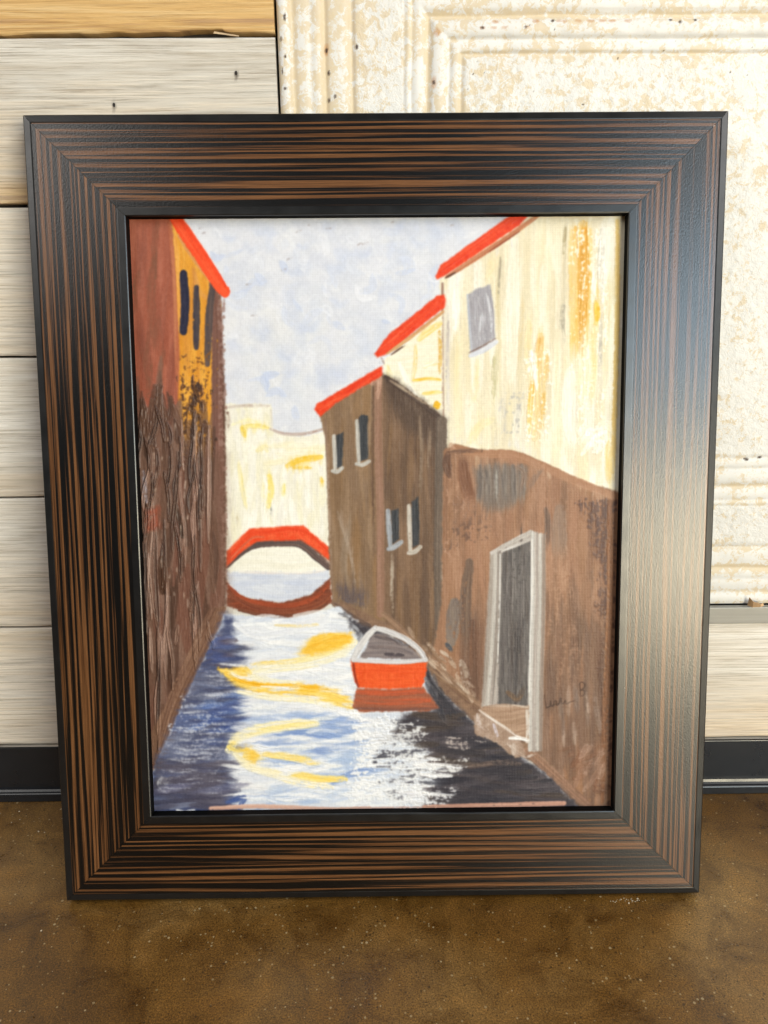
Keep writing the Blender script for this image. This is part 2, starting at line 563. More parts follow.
H = np.zeros_like(s)
H += bead(s, 5.5, 11, 3.0)
H += bead(s, 20, 13, 1.6) + bead(s, 30.5, 10, 1.4)
H += bead(s, 47, 17, 1.3) + groove(s, 37.5, 3, 0.8) + groove(s, 59, 3, 0.8)
H += 1.0 * sstep(58, 62, s)
H += bead(s, 103, 5, 0.9) + bead(s, 111, 9, 1.0) + groove(s, 119, 4, 1.6)
H += bead(s, 128, 13, 1.9) + groove(s, 136, 3, 0.5) + bead(s, 141, 8, 0.9) + groove(s, 146, 3, 0.9)
H += 0.5 * sstep(144, 150, s)
H += (fbm(nz, nx, 90, 90, 9) - 0.5) * 1.6                 # old, slightly dented sheet
H += (fbm(nz, nx, 14, 14, 10) - 0.5) * 0.5
stip = sstep(61, 65, s) * sstep(101, 97, s) + sstep(147, 151, s) + 0.15
stip = np.clip(stip, 0, 1)
H *= 1.0 + 0.25 * sstep(0.6, 0.64, Z)
H *= 1 - 0.45 * sstep(0.42, 0.36, Z)
H += (fbm(nz, nx, 4, 4, 11, 2) - 0.5) * 0.40 * stip
wear = 0.0 * s
for c, w, a in ((13, 4, .7), (36, 4, .8), (39, 3, .6), (58, 4, .5), (103, 5, .4), (119, 3, .8), (146, 4, .5), (1, 2, .6)):
    wear += a * np.exp(-((s - c) / w) ** 2)
wear += 0.22 * sstep(0.22, -0.05, X) * sstep(0.5, 0.62, Z) - 0.12
wear -= 0.22 * sstep(0.62, 0.5, Z) * sstep(0.2, 0.3, X)
rust = np.zeros_like(s)
dent = np.zeros_like(s)


def spots(arr, pts, rx, rz):
    for (x, z) in pts:
        d = np.hypot((X - x) / rx, (Z - z) / rz)
        np.maximum(arr, sstep(1.25, 0.55, d), out=arr)


spots(rust, [(0.0475, 0.7015)], 0.0030, 0.0030)
spots(rust, [(0.093, .7085), (0.125, .7088), (0.168, .7088), (0.177, .7088), (0.1845, .7088), (0.197, .7088), (0.158, .7088)], 0.0032, 0.0014)
spots(rust, [(0.083, .7043), (0.092, .7042), (0.10, .7044), (0.118, .7045), (0.147, .7085), (0.143, 0.7087)], 0.0026, 0.0011)
spots(dent, [(0.138, .7088), (0.083, .7043), (0.117, .7045), (0.2305, 0.7092), (0.238, 0.7075), (0.250, .7092)], 0.0016, 0.0012)
spots(dent, [(-0.0400, 0.690), (-0.0390, 0.6545), (-0.0160, 0.692), (-0.034, 0.657), (-0.0385, 0.674), (0.0455, 0.6665)], 0.0013, 0.0020)
spots(rust, [(0.0455, 0.6665), (-0.040, 0.6905)], 0.0022, 0.005)
for z in np.linspace(0.66, 0.71, 5):
    spots(dent, [(-0.0735 + rng.uniform(-.003, .002), z + rng.uniform(-.003, .003))], rng.uniform(.0006, .0016), rng.uniform(.0008, .003))
spots(dent, [(0.338, 0.3560), (0.351, 0.3572), (0.339, 0.355)], 0.0022, 0.0014)
for i in range(22):
    x, z = rng.uniform(0.07, 0.33), rng.uniform(0.65, 0.71)
    spots(dent, [(x, z)], rng.uniform(.0003, .0008), rng.uniform(.0003, .0009))
rust *= 0.55
P = np.stack([X, -H / 1000.0, Z], -1)
# turned-back border so the sheet has an edge
P[:, 0, 1] = 0.0
P[0, :, 1] = 0.0
tin = grid_obj('pressed_tin_panel', P, M_tin, attrs={'wear': wear, 'rust': rust, 'dent': dent, 'stipple': stip})
tin.location = (0, WY + 0.0028, 0)
tag(tin, 'pressed tin panel in chipped white paint with rust spots, on the board wall', 'tin panel')


# ------------------------------------------------------------------ extruded profiles along x
def extrude(profile, x0, x1, name, mat, parent=None, nseg=1, wob=0.0):
    n = len(profile)
    xs = np.linspace(x0, x1, nseg + 1)
    vs, fs = [], []
    for j, x in enumerate(xs):
        dzv = wob * math.sin(j * 2.3)
        vs += [(x, y, z + dzv) for (y, z) in profile]
    for j in range(nseg):
        for i in range(n):
            a, b = j * n + i, j * n + (i + 1) % n
            fs.append((a, b, b + n, a + n))
    fs.append(tuple(range(n - 1, -1, -1)))
    fs.append(tuple(nseg * n + i for i in range(n)))
    o = link(name, vs, fs, mat, parent)
    return o


def bevel(o, w, seg=2):
    b = o.modifiers.new('bevel', 'BEVEL')
    b.width = w
    b.segments = seg
    b.limit_method = 'ANGLE'
    b.angle_limit = math.radians(30)
    b.harden_normals = False


strip = extrude([(0, 0.1915), (0.0045, 0.1905), (0.0045, 0.2095), (0, 0.2085)], -0.0785, 1.0, 'metal_strip', M_metal)
strip.data.transform(Matrix.Translation((0, -0.0040, 0)))
strip.location = (0, WY + 0.001, 0)
bevel(strip, 0.0006)
tag(strip, 'narrow grey metal strip along the bottom edge of the white tin panel', 'metal strip')
fl = [(0.3570, -0.002, .2105), (0.3605, -0.006, .2098), (0.3665, -0.0085, .2115), (0.3715, -0.005, .2108), (0.3725, -0.002, .2125),
      (0.3575, -0.0025, .2190), (0.3600, -0.0065, .2160), (0.3660, -0.0095, .2150), (0.3700, -0.0055, .2140)]
flake = link('paint_flake', fl, [(0, 1, 6, 5), (1, 2, 7, 6), (2, 3, 8, 7), (3, 4, 8)], M_flake)
so = flake.modifiers.new('thick', 'SOLIDIFY')
so.thickness = 0.0006
flake.location = (0, WY, 0)
tag(flake, 'small curled tan paint flake lying on the grey metal strip', 'paint flake')

prof = [(0.0, 0.0595), (-0.0030, 0.0595), (-0.0030, 0.0165), (-0.0032, 0.0130), (-0.0042, 0.0105), (-0.0060, 0.0090), (-0.0080, 0.0084), (-0.0088, 0.0070), (-0.0088, -0.0014), (0.0, -0.0014)]
base = extrude(prof, -1.1, 1.02, 'baseboard', M_vinyl)
base.location = (0, WY - 0.0006, 0)
bevel(base, 0.0008)
tag(base, 'black vinyl baseboard strip with a flared toe where wall meets floor', 'baseboard', kind='thing')

# ------------------------------------------------------------------ the framed picture
TH = 0.1883
FW, FH, RW, FT = 0.5494, 0.6482, 0.0770, 0.026
PIGMENT = 0.84
pic = bpy.data.objects.new('framed_painting', None)
col_.objects.link(pic)
pic.location = (-0.0006, 0, 0.0034)
pic.rotation_euler = (math.pi / 2 - TH, 0, 0)
tag(pic, 'canal oil painting in a wide striped dark ebony veneer frame leaning against the wall', 'framed painting')


def rail(side, profile, name, mat, parent, nseg=1, closed=False, shift=0.0):
    """profile: (v, h) v in from the outer edge, h towards the viewer."""
    horiz = side in ('top', 'bottom')
    L = FW if horiz else FH
    vs, fs, uv = [], [], []
    n = len(profile)
    for j in range(nseg + 1):
        t = j / nseg
        for (v, h) in profile:
            a = -L / 2 + v + 0.00016 + t * (L - 2 * v - 0.00032)
            if side == 'top':
                p = (a, FH - v, h)
            elif side == 'bottom':
                p = (-a, v, h)
            elif side == 'left':
                p = (-FW / 2 + v, FH / 2 + a, h)
            else:
                p = (FW / 2 - v, FH / 2 - a, h)
            vs.append(p)
            uv.append((a + shift, v))
    for j in range(nseg):
        for i in range(n if closed else n - 1):
            a, b = j * n + i, j * n + (i + 1) % n
            fs.append((a, a + n, b + n, b))
    return link(name, vs, fs, mat, parent, uv=uv)


E0, E1 = 0.0066, RW - 0.0068
for q, side in enumerate(('top', 'right', 'bottom', 'left')):
    r = rail(side, [(E0, -0.004), (E0, -0.0002), (E0 + 0.0004, 0.0), (E1 - 0.0001, 0.0), (E1, -0.0001), (E1, -0.004)], 'frame_rail', M_veneer, pic, 8, shift=q * 1.7)
    lp = rail(side, [(RW, -0.011), (RW, -0.0008), (RW - 0.0003, 0.0001), (RW - 0.0010, 0.0004), (E1 + 0.0006, 0.00035), (E1 + 0.00005, 0.0003), (E1 + 0.00005, -0.0010)][::-1], 'inner_lip', M_lip, r)
    lp.data.materials.append(M_wall)
    lp.data.polygons[len(lp.data.polygons) - 1].material_index = 1
    rail(side, [(0.0, -FT), (0.0, -0.0022), (0.0004, -0.0016), (0.0010, -0.0012), (E0 - 0.0010, -0.0003), (E0 - 0.0003, -0.0004), (E0 - 0.00005, -0.0010)], 'outer_edge', M_edge, r)
bx = 0.004
bd = [(-FW / 2 + bx, bx, -FT + 0.0015), (FW / 2 - bx, bx, -FT + 0.0015), (FW / 2 - bx, FH - bx, -FT + 0.0015), (-FW / 2 + bx, FH - bx, -FT + 0.0015)]
bd += [(x, y, -0.019) for (x, y, z) in bd]
link('backing_board', bd, [(3, 2, 1, 0), (4, 5, 6, 7), (0, 1, 5, 4), (1, 2, 6, 5), (2, 3, 7, 6), (3, 0, 4, 7)], M_board, pic)

# ------------------------------------------------------------------ the oil painting: pigment and relief laid down stroke by stroke
DEPTH = -0.0085
GX0, GX1, GV0, GV1 = -0.2005, 0.2005, 0.0715, 0.5745
STEP = 0.0005
NX, NY = int((GX1 - GX0) / STEP) + 1, int((GV1 - GV0) / STEP) + 1
COL = np.zeros((NY, NX, 3))
COL[:] = (0.86, 0.85, 0.82)
REL = np.zeros((NY, NX))
THK = np.zeros((NY, NX))
# survey of the canvas: rectifies positions measured on it to grid cells (row 0 = bottom edge)
HM = np.array([[0.0007740928786327462, -6.864949663833538e-06, -0.29141984575075924],
               [-9.895164429959309e-06, -0.0008217793106551169, 0.7348106488327361],
               [-8.53907425047797e-06, -0.00013048038352472143, 1.0]])


def K(pts):
    p = np.atleast_2d(np.asarray(pts, float))
    q = np.c_[p, np.ones(len(p))] @ HM.T
    q = q[:, :2] / q[:, 2:]
    return np.c_[(q[:, 0] - GX0) / STEP, (q[:, 1] - GV0) / STEP]


PXC = 1.62          # grid cells per surveyed unit
NV = fbm(NY, NX, 70, 3.0, 21, 3, 0.7)        # bristle marks running up and down
NV2 = fbm(NY, NX, 160, 9.0, 22, 3, 0.6)
NH = fbm(NY, NX, 3.0, 70, 23, 3, 0.7)        # bristle marks running across
NF = fbm(NY, NX, 4, 4, 24, 2, 0.6)
NF2 = fbm(NY, NX, 7, 7, 26, 3, 0.6)
NM = fbm(NY, NX, 26, 26, 25, 4, 0.6)
NL = fbm(NY, NX, 110, 110, 27, 3, 0.5)
WEAVE = (np.sin(np.arange(NX) * 2 * np.pi / 2.9)[None, :] * np.sin(np.arange(NY) * 2 * np.pi / 2.9)[:, None]) * 0.5 + 0.5
FIELD = {'v': NV, 'h': NH, 'f': NF, 'm': NM, 'w': NF2}


def c3(*c):
    return np.array(c, float) / 255.0


def box(p, pad):
    x0, y0 = np.floor(p.min(0) - pad).astype(int)
    x1, y1 = np.ceil(p.max(0) + pad).astype(int) + 1
    x0, y0, x1, y1 = max(x0, 0), max(y0, 0), min(x1, NX), min(y1, NY)
    return (slice(y0, max(y1, y0)), slice(x0, max(x1, x0)))


def sdf(p, sl):
    yy, xx = np.mgrid[sl[0], sl[1]].astype(float)
    d = np.full(xx.shape, 1e9)
    ins = np.zeros(xx.shape, bool)
    n = len(p)
    for i in range(n):
        a, b = p[i], p[(i + 1) % n]
        e = b - a
        wx, wy = xx - a[0], yy - a[1]
        t = np.clip((wx * e[0] + wy * e[1]) / max(e @ e, 1e-9), 0, 1)
        d = np.minimum(d, (wx - e[0] * t) ** 2 + (wy - e[1] * t) ** 2)
        c = ((a[1] > yy) != (b[1] > yy))
        if abs(e[1]) > 1e-12:
            ins ^= c & (xx < (e[0]) * (yy - a[1]) / e[1] + a[0])
    d = np.sqrt(d)
    return np.where(ins, -d, d)


def blend(sl, a, color, h=0.0, thick=0.0):
    a3 = a[..., None]
    COL[sl] = COL[sl] * (1 - a3) + color * a3
    if h:
        REL[sl] += a * h
    if thick:
        THK[sl] = np.maximum(THK[sl], a * thick)


def fill(pts, ca, cb=None, tex='v', amp=1.0, edge=1.2, wob=1.5, alpha=1.0, dry=0.0, dtex='v', h=0.0, thick=0.0, soft=None, grad=None):
    """A painted area; ca..cb vary along the brush texture; dry>0 breaks the paint up; soft = wide feathered edge (units)."""
    p = K(pts)
    ed = (soft or edge) * PXC
    sl = box(p, ed + 3 + wob * 2)
    if sl[0].stop <= sl[0].start or sl[1].stop <= sl[1].start:
        return
    d = sdf(p, sl) + (NF2[sl] - 0.5) * 2 * wob * PXC + (FIELD[tex][sl] - 0.5) * wob * PXC
    a = sstep(ed, -ed, d) * alpha
    if dry > 0:
        k = FIELD[dtex][sl] * 0.6 + NF[sl] * 0.4
        a = a * sstep(dry - 0.07, dry + 0.07, k)
    c = np.asarray(ca, float)
    if cb is not None:
        t = np.clip((FIELD[tex][sl] - 0.5) * 1.5 * amp + 0.5, 0, 1)[..., None]
        c = c * (1 - t) + np.asarray(cb) * t
    blend(sl, a, c, 0, thick)
    if h:
        REL[sl] += a * h * (0.4 + 0.8 * FIELD[tex][sl])


def smooth(p, n=10):
    p = np.asarray(p, float)
    if len(p) < 3:
        return p
    q = np.vstack([2 * p[0] - p[1], p, 2 * p[-1] - p[-2]])
    out = []
    for i in range(1, len(q) - 2):
        for t in np.linspace(0, 1, n, endpoint=False):
            a, b, c, d = q[i - 1], q[i], q[i + 1], q[i + 2]
            out.append(0.5 * (2 * b + (c - a) * t + (2 * a - 5 * b + 4 * c - d) * t * t + (3 * b - a - 3 * c + d) * t ** 3))
    out.append(p[-1])
    return np.array(out)


def stroke(pts, w, ca, cb=None, dry=0.0, h=0.12, alpha=1.0, taper=0.35, seed=None, ridge=0.5, edge=0.7, n=8, thick=0.6, cells=False, fade=0.0, mask=None):
    """One brush stroke along pts, w wide (units), with bristle streaks, dry-brush breaks and raised paint."""
    p = np.asarray(pts, float) if cells else K(pts)
    p = smooth(p, n)
    W = w * PXC * 0.5
    sl = box(p, W + 3)
    if sl[0].stop <= sl[0].start or sl[1].stop <= sl[1].start:
        return
    yy, xx = np.mgrid[sl[0], sl[1]].astype(float)
    best = np.full(xx.shape, 1e9)
    sd = np.zeros(xx.shape)
    tl = np.zeros(xx.shape)
    seg = np.diff(p, axis=0)
    L = np.hypot(seg[:, 0], seg[:, 1])
    cum = np.r_[0, np.cumsum(L)]
    tot = max(cum[-1], 1e-6)
    for i in range(len(seg)):
        e = seg[i]
        if L[i] < 1e-6:
            continue
        wx, wy = xx - p[i][0], yy - p[i][1]
        t = np.clip((wx * e[0] + wy * e[1]) / (L[i] ** 2), 0, 1)
        dx, dy = wx - e[0] * t, wy - e[1] * t
        d = dx * dx + dy * dy
        m = d < best
        best = np.where(m, d, best)
        sd = np.where(m, np.sign(e[0] * wy - e[1] * wx) * np.sqrt(d), sd)
        tl = np.where(m, (cum[i] + t * L[i]) / tot, tl)
    d = np.sqrt(best)
    r = np.random.default_rng(seed if seed is not None else int(abs(p.sum() * 131)) % 99991)
    wl = W * (1 - taper * (2 * np.abs(tl - 0.5)) ** 3)
    d2 = d + (NF2[sl] - 0.5) * W * 0.2
    ed = edge * PXC
    a = sstep(wl + ed * 0.5, wl - ed * 0.5, d2) * alpha
    nb = 64
    lat = r.random((6, nb))
    ix = np.clip((sd / max(W, 1e-3) * 0.5 + 0.5), 0, 1) * min(nb - 2, max(4, W * 1.6))
    iy = np.clip(tl, 0, 1) * 4
    i0, j0 = np.floor(ix).astype(int), np.floor(iy).astype(int)
    fx, fy = ix - i0, iy - j0
    B = (lat[j0, i0] * (1 - fx) + lat[j0, i0 + 1] * fx) * (1 - fy) + (lat[j0 + 1, i0] * (1 - fx) + lat[j0 + 1, i0 + 1] * fx) * fy
    if dry > 0:
        thr = dry * (0.55 + 0.75 * tl)
        a = a * sstep(thr - 0.10, thr + 0.10, B * 0.55 + NF[sl] * 0.45)
    if fade > 0:
        a = a * (1 - sstep(1 - fade, 1, tl))
    if mask is not None:
        a = a * mask[sl]
    c = np.asarray(ca, float)
    if cb is not None:
        t = np.clip((B - 0.5) * 1.6 + 0.5, 0, 1)[..., None]
        c = c * (1 - t) + np.asarray(cb) * t
    blend(sl, a, c, 0, thick)
    rd = np.exp(-((d2 - wl * 0.86) / (0.16 * W + 0.6)) ** 2)
    REL[sl] += a * h * ((B - 0.35) + ridge * rd)


def poly_mask(pts, soft=1.2):
    p = K(pts)
    sl = box(p, 6)
    m = np.zeros((NY, NX))
    m[sl] = sstep(soft * PXC, -soft * PXC, sdf(p, sl) + (NF2[sl] - 0.5) * 3.5)
    return m


def scatter(region, n, ln, wd, ang, cols, dry=0.3, h=0.08, alpha=0.9, jit=0.1, curve=0.0, seed=1, thick=0.5, taper=0.5, clip=None):
    """Many strokes whose middles lie inside region (surveyed units)."""
    r = np.random.default_rng(seed)
    P_ = np.asarray(region, float)
    lo, hi = P_.min(0), P_.max(0)
    mask = None
    if clip is not None:
        mask = poly_mask(clip)
    k = 0
    guard = 0
    while k < n and guard < n * 40:
        guard += 1
        q = lo + r.random(2) * (hi - lo)
        ins = False
        for i in range(len(P_)):
            a, b = P_[i], P_[(i + 1) % len(P_)]
            if (a[1] > q[1]) != (b[1] > q[1]) and q[0] < (b[0] - a[0]) * (q[1] - a[1]) / (b[1] - a[1]) + a[0]:
                ins = not ins
        if not ins:
            continue
        k += 1
        l = r.uniform(*ln)
        t = math.radians(r.uniform(*ang))
        u = np.array([math.cos(t), -math.sin(t)])
        nrm_ = np.array([u[1], -u[0]])
        pts = [q - u * l / 2, q + nrm_ * r.uniform(-curve, curve) * l, q + u * l / 2]
        c = cols[r.integers(len(cols))]
        c2 = np.clip(np.asarray(c) + r.uniform(-jit, jit), 0, 1)
        stroke(pts, r.uniform(*wd), c, c2, dry=dry * r.uniform(0.6, 1.2), h=h, alpha=alpha * r.uniform(0.6, 1.0), seed=int(r.integers(1 << 30)), n=4, thick=thick, taper=taper, mask=mask)


def speckle(region, color, thr, tex='f', soft=4.0, alpha=1.0, h=0.05, color2=None, aux=None, wa=0.6, thick=0.5):
    """Broken flecks of paint: the dry brush catching only the tops of what lies below."""
    p = K(region)
    sl = box(p, soft * PXC + 2)
    if sl[0].stop <= sl[0].start or sl[1].stop <= sl[1].start:
        return
    d = sdf(p, sl)
    e = sstep(soft * PXC, -soft * PXC, d + (NM[sl] - 0.5) * soft * PXC * 2)
    k = FIELD[tex][sl] * wa + (FIELD[aux][sl] if aux else NF2[sl]) * (1 - wa)
    a = sstep(thr - 0.08, thr + 0.08, k - (1 - e) * 0.5) * alpha * (e > 0.01)
    c = np.asarray(color, float)
    if color2 is not None:
        t = NF2[sl][..., None]
        c = c * (1 - t) + np.asarray(color2) * t
    blend(sl, a, c, h, thick)


def smear(region, amt, vertical=True, mix_=0.85, n=7, spread=10, soft=3.0):
    """Drag the wet paint: each bristle line is pulled its own way and what it passes is blended."""
    p = K(region)
    sl = box(p, 4)
    m = sstep(soft * PXC, -soft * PXC, sdf(p, sl)) * mix_
    m = m * np.clip(0.35 + 1.1 * NM[sl], 0, 1)
    yy, xx = np.mgrid[sl[0], sl[1]]
    base_ = (NV if vertical else NH)[sl] - 0.5
    acc = 0
    for k in range(n):
        off = amt * 2 * base_ + (k / (n - 1) - 0.5) * 2 * spread
        cross = (NF2[sl] - 0.5) * 3
        if vertical:
            y, x = yy + off, xx + cross
        else:
            y, x = yy + cross, xx + off
        acc = acc + COL[np.clip(y, 0, NY - 1).astype(int), np.clip(x, 0, NX - 1).astype(int)]
    COL[sl] = COL[sl] * (1 - m[..., None]) + acc / n * m[..., None]


# ---- sky
fill([(110, 200), (640, 200), (640, 470), (110, 470)], c3(216, 219, 230), c3(229, 231, 238), tex='w', edge=1)
SKY = [(180, 212), (530, 212), (440, 268), (375, 345), (318, 405), (322, 430), (228, 405), (228, 292)]
scatter(SKY, 150, (24, 60), (10, 20), (0, 180), [c3(218, 222, 234), c3(209, 214, 230), c3(226, 228, 238), c3(204, 210, 228), c3(230, 231, 238)], dry=0.12, h=0.03, alpha=0.45, jit=0.015, curve=0.25, seed=3, thick=0.25)
scatter(SKY, 34, (12, 34), (7, 14), (10, 170), [c3(188, 200, 230), c3(198, 208, 233), c3(180, 194, 226)], dry=0.28, h=0.03, alpha=0.35, jit=0.015, curve=0.4, seed=4, thick=0.25)
scatter([(225, 300), (330, 300), (330, 400), (232, 400)], 40, (14, 40), (8, 16), (60, 120), [c3(226, 228, 234), c3(220, 224, 233), c3(229, 230, 234)], dry=0.25, h=0.04, alpha=0.6, jit=0.02, curve=0.2, seed=5, thick=0.2)
for q in ((296, 266, 24), (330, 222, 14), (337, 264, 20), (395, 226, 18), (385, 275, 16), (292, 310, 18), (312, 322, 20), (288, 352, 22), (230, 236, 12), (262, 228, 16), (306, 243, 14), (340, 300, 16), (290, 370, 14), (252, 246, 14), (420, 240, 16), (364, 250, 14)):
    x, y, l = q
    t = rng.uniform(-0.5, 0.7)
    stroke([(x - l * .5, y - l * .3 * t), (x, y + l * .28), (x + l * .5, y - l * .22 + l * .3 * t)], rng.uniform(4, 8), c3(184, 197, 228), c3(212, 218, 235), dry=0.30, h=0.10, alpha=0.6)
scatter(SKY, 40, (10, 28), (2.0, 5), (0, 180), [c3(240, 241, 244), c3(236, 237, 242)], dry=0.34, h=0.12, alpha=0.6, jit=0.01, curve=0.4, seed=6, thick=0.6)
smear(SKY, 8, False, 0.8, 5, 6)
smear(SKY, 6, True, 0.6, 5, 5)
r_ = np.random.default_rng(123)
SWX = []
for i in range(150):
    x, y = r_.uniform(185, 520), r_.uniform(214, 425)
    if x < 232 and y > 214 + (x - 176) * 1.4 or y > 405 - (x - 318) * 0.92 - 14 and x > 318 or x < 186 + (y - 214) * .62 and y < 292:
        continue
    l, a_ = r_.uniform(8, 26), r_.uniform(0, 3.14)
    k_ = r_.uniform(-0.45, 0.45)
    ux, uy = math.cos(a_), math.sin(a_)
    w_ = r_.uniform(4, 9)
    ca = (c3(184, 197, 228), c3(196, 206, 231), c3(206, 213, 232), c3(228, 230, 239), c3(224, 227, 237), c3(212, 217, 231))[r_.integers(6)]
    stroke([(x - ux * l / 2, y - uy * l / 2), (x - uy * k_ * l, y + ux * k_ * l), (x + ux * l / 2, y + uy * l / 2)], w_, ca, np.clip(ca + 0.04, 0, 1), dry=0.30, h=0.12, alpha=r_.uniform(0.35, 0.7), seed=i, n=5, taper=0.7)
for q in ((203, 226), (206, 231), (291, 257), (250, 282), (312, 223), (330, 226), (361, 243), (366, 242), (285, 268), (255, 313), (300, 230), (454, 223), (395, 220)):
    stroke([(q[0] - 3, q[1] + 1), (q[0] + 3, q[1] - 1 + rng.uniform(-2, 2))], 1.6, c3(150, 138, 140), c3(190, 184, 190), dry=0.5, h=0.03, alpha=0.8)

# ---- the far house between the two rows
fill([(222, 402), (272, 402), (273, 428), (300, 436), (330, 428), (334, 575), (222, 575)], c3(235, 231, 214), c3(246, 243, 230), tex='v', wob=1.2)
FARC = [(226, 404), (271, 404), (273, 430), (300, 436), (328, 430), (332, 575), (226, 575)]
FAR = [(228, 408), (268, 408), (272, 436), (324, 438), (328, 540), (228, 560)]
scatter(FAR, 130, (14, 40), (4, 9), (75, 105), [c3(248, 246, 236), c3(242, 238, 218), c3(240, 235, 208), c3(236, 233, 224), c3(250, 249, 243)], dry=0.26, h=0.10, alpha=0.8, jit=0.02, seed=8, clip=FARC)
scatter([(275, 440), (326, 440), (326, 462), (275, 462)], 16, (20, 40), (4, 7), (-8, 12), [c3(247, 244, 228), c3(244, 236, 200)], dry=0.25, h=0.12, alpha=0.8, jit=0.02, seed=9)
stroke([(226, 406), (245, 404), (270, 404)], 3.0, c3(196, 180, 168), c3(225, 216, 205), dry=0.32, h=0.05)
stroke([(271, 427), (285, 432), (305, 432), (325, 427)], 3.0, c3(170, 142, 130), c3(205, 190, 184), dry=0.3, h=0.05)
stroke([(272, 408), (273, 428)], 2.0, c3(226, 218, 205), dry=0.3)
stroke([(244, 425), (256, 424), (269, 426)], 5.0, c3(240, 214, 96), c3(246, 226, 140), dry=0.22, h=0.2)
stroke([(243, 426), (246, 434)], 6.0, c3(240, 204, 74), c3(246, 222, 120), dry=0.15, h=0.2)
stroke([(258, 449), (266, 445), (268, 449)], 5.0, c3(240, 222, 140), c3(246, 236, 190), dry=0.3, h=0.15)
stroke([(240, 462), (243, 485), (247, 505)], 5.0, c3(240, 222, 130), c3(247, 240, 205), dry=0.25, h=0.1, alpha=0.85)
stroke([(270, 474), (272, 488), (269, 505)], 6.0, c3(242, 214, 90), c3(247, 235, 170), dry=0.28, h=0.16)
stroke([(285, 483), (284, 493)], 4.0, c3(240, 220, 110), c3(245, 236, 180), dry=0.3, h=0.1)
stroke([(263, 480), (264, 502)], 5.0, c3(244, 232, 160), c3(247, 242, 215), dry=0.3, h=0.1, alpha=0.8)
stroke([(288, 464), (300, 459), (322, 455)], 7.0, c3(240, 190, 42), c3(247, 214, 110), dry=0.14, h=0.28)
stroke([(300, 464), (310, 462)], 6.0, c3(248, 236, 190), dry=0.15, h=0.2)
stroke([(294, 466), (312, 466)], 3.2, c3(238, 186, 40), c3(244, 210, 90), dry=0.1, h=0.2)
stroke([(322, 476), (323, 480)], 4.0, c3(240, 200, 70), h=0.12)
stroke([(258, 420), (248, 418), (233, 423)], 3.0, c3(248, 240, 190), dry=0.25, h=0.1)
for x in (231, 236, 262, 290, 296, 304, 312, 318):
    stroke([(x, 470 + rng.uniform(-8, 8)), (x + rng.uniform(-2, 2), 520)], 2.2, c3(214, 208, 190), c3(245, 242, 230), dry=0.42, h=0.05, alpha=0.7)
stroke([(229, 411), (228, 430)], 5, c3(110, 84, 70), c3(226, 214, 200), dry=0.52, h=0.1)
stroke([(238, 515), (239, 528)], 3, c3(190, 170, 120), c3(240, 235, 220), dry=0.5, h=0.1)
stroke([(272, 506), (272, 512)], 2, c3(150, 150, 150), dry=0.4)

smear([(228, 412), (268, 410), (272, 438), (324, 440), (328, 535), (230, 545)], 8, True, 0.6, 5, 5)
# ---- bridge and what is seen through it
fill([(228, 568), (250, 548), (262, 543), (302, 543), (328, 566), (330, 580), (228, 582)], c3(240, 237, 222), c3(247, 245, 235), tex='h')
fill([(227, 570), (240, 569), (300, 571), (330, 567), (330, 580), (312, 592), (285, 601), (250, 597), (232, 586)], c3(204, 211, 228), c3(216, 221, 233), tex='h', edge=1.6)
scatter([(235, 574), (325, 574), (310, 590), (255, 594)], 26, (16, 40), (3, 6), (-6, 8), [c3(200, 208, 228), c3(222, 226, 235), c3(212, 218, 232)], dry=0.25, h=0.06, alpha=0.8, jit=0.01, seed=11)
stroke([(240, 570), (270, 571), (310, 571), (326, 568)], 2.5, c3(222, 214, 214), c3(238, 234, 228), dry=0.35, h=0.05)
fill([(226, 578), (234, 588), (248, 596), (282, 601), (312, 593), (331, 576), (333, 600), (318, 609), (290, 616), (256, 613), (228, 604)], c3(116, 62, 44), c3(146, 74, 50), tex='h', wob=1.0, h=0.05)
stroke([(229, 584), (246, 597), (284, 604), (313, 597), (330, 582)], 5, c3(170, 78, 48), c3(140, 68, 46), dry=0.2, h=0.12)
stroke([(230, 592), (255, 605), (290, 609), (318, 603), (331, 592)], 6, c3(112, 58, 44), c3(150, 84, 58), dry=0.25, h=0.12)
stroke([(240, 608), (270, 614), (305, 612), (328, 602)], 4, c3(92, 56, 46), c3(128, 78, 58), dry=0.3, h=0.1)
# arch soffit then the red parapet
stroke([(228, 563), (240, 552), (256, 543), (285, 541), (302, 543), (318, 556), (329, 565)], 7.5, c3(84, 72, 72), c3(120, 96, 88), dry=0.05, h=0.1, taper=0.1)
stroke([(229, 557), (254, 539), (300, 537), (330, 560)], 4, c3(150, 86, 66), c3(110, 82, 76), dry=0.2, h=0.08, n=3)
fill([(227, 566), (227.5, 549), (250, 527), (266, 525.5), (304, 523.5), (332, 547), (332, 560), (318, 549), (302, 538), (258, 539.5), (240, 552)], c3(233, 74, 38), c3(240, 98, 58), tex='w', wob=0.3, h=0.12, thick=0.7)
stroke([(229, 556), (251, 533), (268, 531), (303, 529), (331, 552)], 4.5, c3(236, 88, 50), c3(228, 66, 34), dry=0.18, h=0.16, n=3)
stroke([(232, 556), (252, 537), (265, 535)], 2.2, c3(206, 96, 66), c3(230, 110, 76), dry=0.2, h=0.1)

